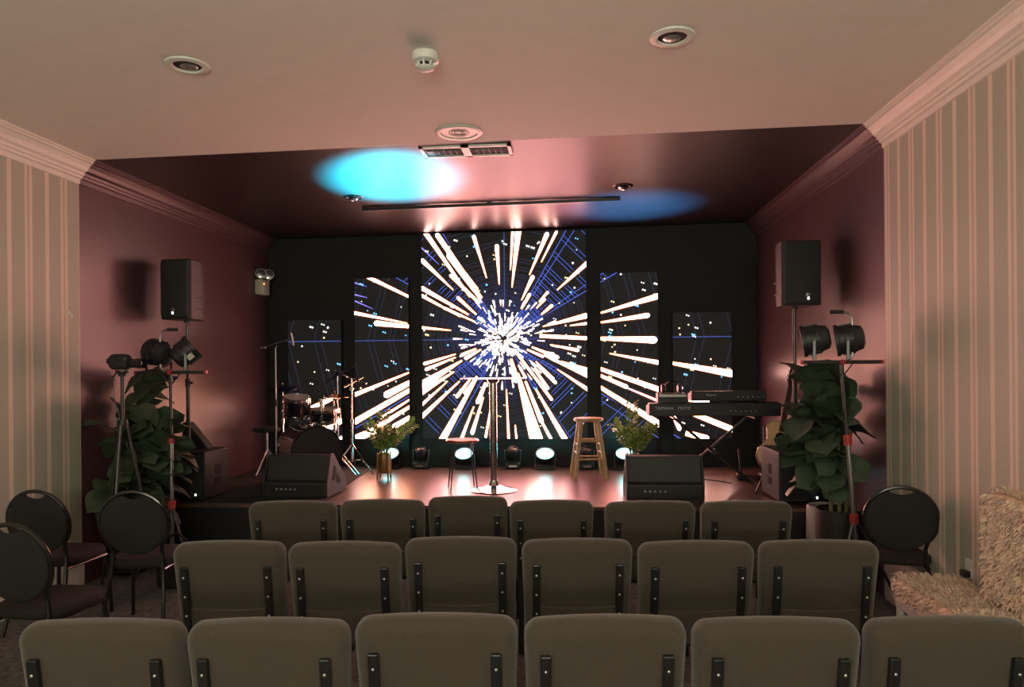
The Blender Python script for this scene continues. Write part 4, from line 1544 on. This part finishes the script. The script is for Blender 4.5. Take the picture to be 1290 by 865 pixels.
def cymbal_stand(name, label, px, py, Y, r, tilt, tiltz, mt, two=False, cat='cymbal', post=None):
    c = at(px, py, Y)
    t = thing(name, label, cat, (c.x, Y, RUG))
    zz = c.z - RUG
    T = Matrix.Translation((0, 0, zz)) @ Matrix.Rotation(tiltz, 4, 'Z') @ Matrix.Rotation(tilt, 4, 'Y')
    prof = [(0, .022), (.02, .020), (.034, .008), (r * .6, -.004), (r, -.016), (r, -.018), (r * .6, -.0065), (.034, .005), (.02, .016), (0, .018)]
    MB().lathe(prof, 40, (0, 0, 0), T).build('cymbal', mt, t)
    if two:
        MB().lathe([(p[0], -.03 - p[1] * .9) for p in prof], 40, (0, 0, 0), T).build('cymbal', mt, t)
    MB().tube([(0, 0, .26), (0, 0, zz * .62)], .012, 8).build('lower_post', m_chrome, t)
    MB().tube([(0, 0, zz * .6), (0, 0, zz - .01), T @ Vector((0, 0, .05))], .0075, 8).build('upper_post', m_chrome, t)
    MB().cyl((0, 0, zz * .59), (0, 0, zz * .64), .019, n=12).build('clamp', m_chrome, t)
    MB().lathe([(0, .02), (.012, .022), (.012, .045), (0, .047)], 10, (0, 0, 0), T).build('wing_nut', m_blkplastic, t)
    for k in range(3):
        a = R(20 + 120 * k)
        MB().tube([(0, 0, .30), (.22 * math.cos(a), .22 * math.sin(a), .008)], .008, 8).build('leg', m_chrome, t)
    return t


cymbal_stand('crash_cymbal', 'steeply tilted dark cymbal catching blue light above the drum kit', 425, 471, 7.75, .215, R(-30), R(20), m_bluelit_cym)
cymbal_stand('hi_hat', 'flat bronze hi-hat pair above the snare drum', 421, 498, 7.70, .155, R(2), 0, m_cymbal, two=True)
cymbal_stand('ride_cymbal', 'dark cymbal in the shadow left of the tom drum', 356, 488, 7.85, .17, R(-12), R(80), m_bluelit_cym)

# drum throne
c = at(336, 538, 7.9)
t = thing('drum_throne', 'round black drum throne left of the bass drum', 'stool', (c.x, 7.9, RUG))
zz = c.z - RUG
MB().lathe([(0, zz - .05), (.14, zz - .05), (.155, zz - .035), (.155, zz - .01), (.14, zz), (0, zz + .004)], 28).build('seat', m_blackfab, t)
MB().cyl((0, 0, .2), (0, 0, zz - .05), .014).build('post', m_greymetal, t)
for k in range(3):
    a = R(20 + 120 * k)
    MB().tube([(0, 0, .27), (.21 * math.cos(a), .21 * math.sin(a), .01)], .01, 8).build('leg', m_greymetal, t)

# boom microphone stand
YBm = 7.05
c = at(347, 436, YBm)
t = thing('boom_microphone_stand', 'boom microphone stand rising behind the left floor monitor', 'microphone stand', (c.x, YBm, RUG))
zz = c.z - RUG
a_, b_ = at(329, 438, YBm) - c, at(369, 426, YBm) - c
MB().cyl((0, 0, .10), (0, 0, zz * .6), .011, n=10).build('lower_tube', m_greymetal, t)
MB().cyl((0, 0, zz * .58), (0, 0, zz), .008, n=10).build('upper_tube', m_greymetal, t)
MB().cyl((0, 0, zz * .57), (0, 0, zz * .62), .017, n=10).build('clutch', m_blkplastic, t)
MB().tube([a_ + Vector((0, 0, zz)), b_ + Vector((0, 0, zz))], .007, 8).build('boom', m_greymetal, t)
MB().tube([a_ + Vector((-.005, 0, zz - .002)), a_ * .7 + b_ * 0 + Vector((0, 0, zz))], .013, 10).build('counterweight', m_greymetal, t)
MB().ball((0, 0, zz), .016).build('swivel', m_blkplastic, t)
for k in range(3):
    a = R(30 + 120 * k)
    MB().tube([(0, 0, .14), (.25 * math.cos(a), .25 * math.sin(a), .009)], .008, 8).build('leg', m_blkmetal, t)
e = b_ + Vector((0, 0, zz))
q = thing('microphone', 'slim microphone clipped to the end of the boom stand', 'microphone', (c.x + e.x, YBm - .02, RUG + e.z))
MB().tube([(-.01, 0, .045), (.0, 0, -.0), (.012, 0, -.075)], [.010, .012, .010], 12).build('body', m_greymetal, q)
MB().tube([(-.01, 0, .04), (-.013, 0, .055)], [.012, .010], 12).build('grille', m_chrome, q)

# chrome percussion stand right of the drums
c = at(443, 500, 7.85)
t = thing('percussion_stand', 'tall chrome stand with crossed top bars right of the drum kit', 'stand', (c.x, 7.85, RUG))
zz = at(443, 476, 7.85).z - RUG
MB().cyl((0, 0, .14), (0, 0, zz * .55), .013, n=12).build('lower_tube', m_chrome, t)
MB().cyl((0, 0, zz * .53), (0, 0, zz), .010, n=12).build('upper_tube', m_chrome, t)
MB().cyl((0, 0, zz * .53), (0, 0, zz * .57), .021, n=12).build('collar', m_chrome, t)
MB().tube([(-.10, 0, zz + .035), (.17, 0, zz - .065)], .009, 8).build('top_bar', m_chrome, t)
MB().tube([(-.075, -.03, zz - .10), (.12, .05, zz + .01)], .008, 8).build('cross_bar', m_chrome, t)
MB().cyl((0, -.02, zz - .12), (0, .02, zz - .12), .02, n=12).build('clamp', m_chrome, t)
for k in range(3):
    a = R(-20 + 120 * k)
    MB().tube([(0, 0, .34), (.29 * math.cos(a), .29 * math.sin(a), .008)], .009, 8).build('leg', m_chrome, t)
    MB().tube([(0, 0, .16), (.15 * math.cos(a), .15 * math.sin(a), .17)], .006, 6).build('leg_brace', m_chrome, t)


# ------------------------------------------------------------------ keyboards
def text(name, s, size, m, parent, loc, rot, ext=.0008):
    cu = bpy.data.curves.new(name, 'FONT')
    cu.body = s
    cu.size = size
    cu.extrude = ext
    cu.align_x = 'CENTER'
    cu.align_y = 'CENTER'
    cu.materials.append(m)
    tmp = bpy.data.objects.new(name + '_curve', cu)
    COL.objects.link(tmp)
    dg = bpy.context.evaluated_depsgraph_get()
    me = bpy.data.meshes.new_from_object(tmp.evaluated_get(dg))
    COL.objects.unlink(tmp)
    bpy.data.objects.remove(tmp)
    o = bpy.data.objects.new(name, me)
    COL.objects.link(o)
    o.parent = parent
    o.location = loc
    o.rotation_euler = rot
    return o


def keyboard(t, w, d, h, words, nkeys):
    """rear panel towards the audience (-Y), keys towards the back wall"""
    body = MB().prism([(-d / 2, .0), (-d / 2, h), (-d / 2 + d * .45, h), (d * .12, h * .75), (d / 2, h * .75), (d / 2, 0)], -w / 2, w / 2).build('body', m_blkplastic, t, smooth=0, bevel=.006)
    b = MB()
    kw = (w - .10) / nkeys
    for i in range(nkeys):
        b.box((-w / 2 + .05 + kw * (i + .5), d * .32, h * .75 + .006), (kw * .92, d * .33, .012))
    b.build('white_keys', m_key, t)
    b = MB()
    for i in range(nkeys):
        if i % 7 in (0, 1, 3, 4, 5):
            b.box((-w / 2 + .05 + kw * (i + 1), d * .26, h * .75 + .015), (kw * .5, d * .2, .014))
    b.build('black_keys', m_blkgloss, t)
    for (s_, x, sz) in words:
        text('lettering', s_, sz, m_text, body, (x, -d / 2 - .0005, h * .62), (R(90), 0, 0))
    for k in range(6):
        MB().lathe([(0, 0), (.006, 0), (.006, .008), (0, .008)], 10, (w * .12 + k * .05, -d / 2, h * .4), Matrix.Rotation(R(90), 4, 'X')).build('jack', m_greymetal, body)


YK = 7.35
ca, cb = at(818, 520, YK), at(984, 520, YK)
kz = at(900, 524, YK).z - SZ
kx = (ca.x + cb.x) / 2
kb = thing('stage_piano', 'long black stage piano, lower tier of the keyboard stand', 'keyboard', (kx, YK + .16, SZ + kz), 0)
keyboard(kb, cb.x - ca.x, .32, .13, [('YAMAHA', -.50, .045), ('MOTIF', -.30, .045)], 52)
cu_, cv_ = at(872, 500, YK + .1), at(966, 500, YK + .1)
uz = at(900, 505, YK + .1).z - SZ
k2 = thing('synthesizer', 'black synthesizer on the upper tier at the right of the keyboard stand', 'keyboard', ((cu_.x + cv_.x) / 2, YK + .25, SZ + uz), 0)
keyboard(k2, cv_.x - cu_.x, .26, .10, [('Roland', -.18, .035)], 29)
cu2, cv2 = at(829, 500, YK + .1), at(866, 500, YK + .1)
uz2 = uz
k3 = thing('sound_module', 'small black sound module with white lettering on the upper tier at the left', 'sound module', ((cu2.x + cv2.x) / 2, YK + .20, SZ + uz2 - .02), 0)
wm = cv2.x - cu2.x
bd = MB().box((0, 0, .05), (wm, .20, .10)).build('body', m_blkplastic, k3, bevel=.006)
MB().box((0, -.102, .078), (wm - .02, .004, .026)).build('label_strip', m_greymetal, bd)
text('lettering', 'Roland A-PRO', .030, m_text, bd, (0, -.1045, .078), (R(90), 0, 0))
for sx in (-1, 1):
    MB().cyl((sx * .1, .0, -.004), (sx * .1, 0, .004), .012).build('rubber_foot', m_blkplastic, k3)
q = thing('headphones', 'dark headphones resting on the small sound module', 'headphones', (k3.location.x, k3.location.y, k3.location.z + .1005), R(5))
b = MB()
b.tube([(.075 * math.cos(R(a)), .0, .065 + .062 * math.sin(R(a))) for a in range(0, 181, 15)], .008, 8)
b.build('headband', m_blkgloss, q)
for sx in (-1, 1):
    MB().lathe([(0, -.02), (.04, -.02), (.045, -.01), (.045, .012), (.03, .02), (0, .02)], 20, (sx * .085, 0, .048), Matrix.Rotation(R(90), 4, 'Y')).build('ear_cup', m_blkplastic, q)
# two-tier X stand
ks = thing('keyboard_stand', 'black two-tier folding stand under the keyboards', 'stand', (kx, YK + .16, SZ), 0)
hk = kz - .022
for yy in (-.13, .13):
    b = MB()
    s_ = 1 if yy > 0 else -1
    MB().tube([(-.36 * s_, yy, .012), (.40 * s_, yy, hk)], .016, 10).build('cross_leg', m_blkmetal, ks)
for sx in (-.36, .36):
    MB().tube([(sx, -.17, .012), (sx, .17, .012)], .016, 10).build('floor_bar', m_blkmetal, ks)
for sx in (-.40, .40):
    MB().tube([(sx, -.17, hk + .004), (sx, .17, hk + .004)], .014, 10).build('support_arm', m_blkmetal, ks)
MB().cyl((0, -.15, hk * .485), (0, .15, hk * .485), .025, n=16).build('pivot', m_blkplastic, ks)
for sx in (-.55, .62):
    b = MB()
    b.tube([(sx * .72, .14, hk), (sx, .17, hk + .02), (sx, .19, uz - .035), (sx, -.02, uz - .035)], .012, 8)
    b.build('upper_arm', m_blkmetal, ks)
MB().tube([(-.62, .06, uz - .025), (.68, .06, uz - .025)], .010, 8).build('upper_rail', m_blkmetal, ks)

# ------------------------------------------------------------------ guitar and its stand
YG = 7.05
gp = at(975, 601, YG)
t = thing('acoustic_guitar', 'pale-topped acoustic guitar leaning upright behind the right subwoofer', 'guitar', (at(974, 601, YG).x, YG, SZ + .17), R(-6))
GT = Matrix.Rotation(R(-14), 4, 'X') @ Matrix.Rotation(R(13), 4, 'Y')


def gout(ins):
    o = []
    hw = [(0, .02), (.02, .10), (.06, .155), (.13, .188), (.20, .178), (.26, .135), (.30, .118), (.34, .122), (.40, .140), (.45, .135), (.48, .10), (.495, .04)]
    for z, w in hw:
        o.append((max(w - ins, .004), z + (ins if z < .1 else -ins if z > .4 else 0)))
    for z, w in reversed(hw):
        o.append((-max(w - ins, .004), z + (ins if z < .1 else -ins if z > .4 else 0)))
    return o


body = MB().slab(gout, .095, .008, GT, seg=2).build('body', m_guside, t, smooth=40)
MB().slab(lambda i: gout(i + .006), .004, .001, GT @ Matrix.Translation((0, -.0485, 0)), seg=1).build('soundboard', m_spruce, t, smooth=0)
MB().lathe([(0, 0), (.048, 0), (.048, .002), (0, .002)], 28, (0, 0, 0), GT @ Matrix.Translation((0, -.0525, .335)) @ Matrix.Rotation(R(90), 4, 'X')).build('sound_hole', m_hole, body)
MB().slab(rrect(.06, .13, .03, n=5), .002, .0005, GT @ Matrix.Translation((.07, -.052, .27)) @ Matrix.Rotation(R(-14), 4, 'Y'), seg=1).build('pickguard', m_blkplastic, body)
MB().slab(rrect(.15, .03, .008, n=3), .008, .002, GT @ Matrix.Translation((0, -.054, .16)), seg=1).build('bridge', m_rose, body)
nb = MB()
nb.add([GT @ Vector(v) for v in [(-.022, -.06, .40), (.022, -.06, .40), (.022, -.035, .48), (-.022, -.035, .48)]], [(0, 1, 2, 3)])
nk = MB().slab(lambda i: [(.027 - i, .39 + i), (.022 - i, .86 - i), (-.022 + i, .86 - i), (-.027 + i, .39 + i)], .022, .003, GT @ Matrix.Translation((0, -.052, 0)), seg=1).build('neck', m_rose, t, smooth=0)
hs_ = MB().slab(lambda i: [(.024 - i, .86 + i), (.036 - i, .90), (.032 - i, 1.03 - i), (-.032 + i, 1.03 - i), (-.036 + i, .90), (-.024 + i, .86 + i)], .016, .003, GT @ Matrix.Translation((0, -.048, 0)), seg=1).build('headstock', m_rose, t, smooth=0)
for k in range(3):
    for sx in (-1, 1):
        p = GT @ Vector((sx * .045, -.048, .91 + .045 * k))
        MB().ball(p, .009, 8, 6).build('tuner', m_chrome, hs_)
gs = thing('guitar_stand', 'black folding stand under the acoustic guitar', 'stand', (t.location.x - .03, YG - .02, SZ), R(2))
MB().tube([(0, .16, .05), (0, .20, .60)], .011, 8).build('post', m_blkmetal, gs)
for sx in (-1, 1):
    MB().tube([(0, .17, .16), (sx * .20, -.22, .012)], .011, 8).build('leg', m_blkmetal, gs)
    MB().tube([(0, .16, .15), (sx * .085, .07, .15), (sx * .10, -.13, .145), (sx * .10, -.14, .19)], .010, 8).build('cradle_arm', m_blkmetal, gs)
MB().tube([(0, .17, .16), (0, .30, .012)], .011, 8).build('leg', m_blkmetal, gs)

# folded stand base and cable on the deck
p = on(938, 604, SZ)
t = thing('pedal_stand', 'black folded tripod base on the deck left of the right subwoofer', 'stand', (p.x, p.y, SZ))
MB().tube([(-.02, .16, .30), (-.03, .02, .10), (-.03, -.02, .04)], .013, 8).build('post', m_blkmetal, t)
MB().box((-.04, -.02, .035), (.10, .09, .06)).build('hub', m_blkplastic, t, bevel=.015)
for (x, y) in ((.20, .08), (.18, -.06), (-.02, .18)):
    MB().tube([(-.03, -.02, .05), (x, y, .013)], .012, 8).build('leg', m_blkmetal, t)
ca_ = [on(886, 604, SZ), on(905, 606, SZ), on(922, 609, SZ)]
b = MB()
b.tube([Vector((v.x, v.y, SZ + .005)) for v in ca_] , .005, 6)
tag(b.build('cable', m_blkplastic), 'thin black cable on the lit deck right of the floor monitor', 'cable')

# ------------------------------------------------------------------ emergency light
p = side(330, 362, XL)
pe = at(331, 362, 8.35)
t = thing('emergency_light', 'beige twin-headed emergency light high on the left stage wall', 'emergency light', (XL, 8.35, pe.z - .09), 0)
MB().slab(rrect(.20, .18, .015, n=4), .10, .012, Matrix.Translation((.051, 0, .09)) @ Matrix.Rotation(R(90), 4, 'Z'), seg=2).build('housing', m_beigeplastic, t)
MB().cyl((.10, -.07, .125), (.106, -.07, .125), .010, n=10).build('indicator', m_amber, t)
for sy, sx in ((-.055, .05), (.045, .10)):
    hd = MB().lathe([(0, -.05), (.03, -.045), (.058, -.01), (.064, .02), (.06, .026), (0, .03)], 20, (.06 + (sx - .05), sy, .245), Matrix.Rotation(R(25), 4, 'Z') @ Matrix.Rotation(R(75), 4, 'X')).build('lamp_head', m_whiteplastic, t)
    MB().lathe([(0, .027), (.056, .027), (.04, .034), (0, .037)], 20, (.06 + (sx - .05), sy, .245), Matrix.Rotation(R(25), 4, 'Z') @ Matrix.Rotation(R(75), 4, 'X')).build('reflector', m_silver, hd)
    MB().cyl((.06 + (sx - .05), sy, .178), (.06 + (sx - .05), sy, .205), .012, n=10).build('swivel', m_beigeplastic, hd)

# ------------------------------------------------------------------ light
def spot(name, loc, target, energy, color, size, blend=1.0, rad=.05):
    l = bpy.data.lights.new(name, 'SPOT')
    l.energy = energy
    l.color = color
    l.spot_size = size
    l.spot_blend = blend
    l.shadow_soft_size = rad
    o = bpy.data.objects.new(name, l)
    COL.objects.link(o)
    o.location = loc
    d = Vector(target) - Vector(loc)
    o.rotation_euler = d.to_track_quat('-Z', 'Y').to_euler()
    return o


def area(name, loc, target, energy, color, sx, sy):
    l = bpy.data.lights.new(name, 'AREA')
    l.shape = 'RECTANGLE'
    l.size, l.size_y = sx, sy
    l.energy = energy
    l.color = color
    o = bpy.data.objects.new(name, l)
    COL.objects.link(o)
    o.location = loc
    o.rotation_euler = (Vector(target) - Vector(loc)).to_track_quat('-Z', 'Y').to_euler()
    return o


CYAN = (0.0, 0.68, 1.0)
blob = on(498, 232, H(-1.45))
spot('wash_beam_left', WPOS[2], blob, 13000, CYAN, R(24), 1.0)
blob2 = on(795, 262, H(.8))
spot('wash_beam_right', WPOS[3], blob2, 3400, (0.03, 0.42, 1.0), R(34), 1.0)
for i, wp in enumerate(WPOS):
    l = bpy.data.lights.new('wash_spill', 'POINT')
    l.energy = 2.2
    l.color = (0.15, 0.9, 0.95)
    l.shadow_soft_size = .06
    o = bpy.data.objects.new('wash_spill', l)
    COL.objects.link(o)
    o.location = wp + Vector((0, -.06, .05))
# the light the LED wall throws into the room (LED faces beam forward)
sl_ = area('led_wall_light', ((P2(532, 0)[0] + P2(739, 0)[0]) / 2, YL - .03, 1.9), (-.8, 0, 1.9), 33, (1.0, .35, .38), 1.9, 2.3)
sl_.data.spread = R(125)
for xa, xb, en, cl in ((447, 515, 9, (1.0, .36, .16)), (757, 829, 9, (1.0, .30, .26))):
    q_ = area('led_panel_light', ((P2(xa, 0)[0] + P2(xb, 0)[0]) / 2, YL - .03, 1.2), ((P2(xa, 0)[0] + P2(xb, 0)[0]) / 2, 0, 1.2), en, cl, .6, .7)
    q_.data.spread = R(160)
# dim house light at the rear of the room
area('rear_uplight', (-.3, YR + .7, 1.9), (-.3, -1.0, 4.6), 240, (0.95, 0.97, 0.78), 2.6, 1.0)

w = bpy.data.worlds.new('world')
sc.world = w
w.use_nodes = True
w.node_tree.nodes['Background'].inputs[0].default_value = (0.02, 0.02, 0.025, 1)
w.node_tree.nodes['Background'].inputs[1].default_value = 0.3

sc.view_settings.view_transform = 'Standard'
sc.view_settings.look = 'None'
sc.view_settings.exposure = 0.0
sc.view_settings.gamma = 1.0
sc.view_settings.use_curve_mapping = False
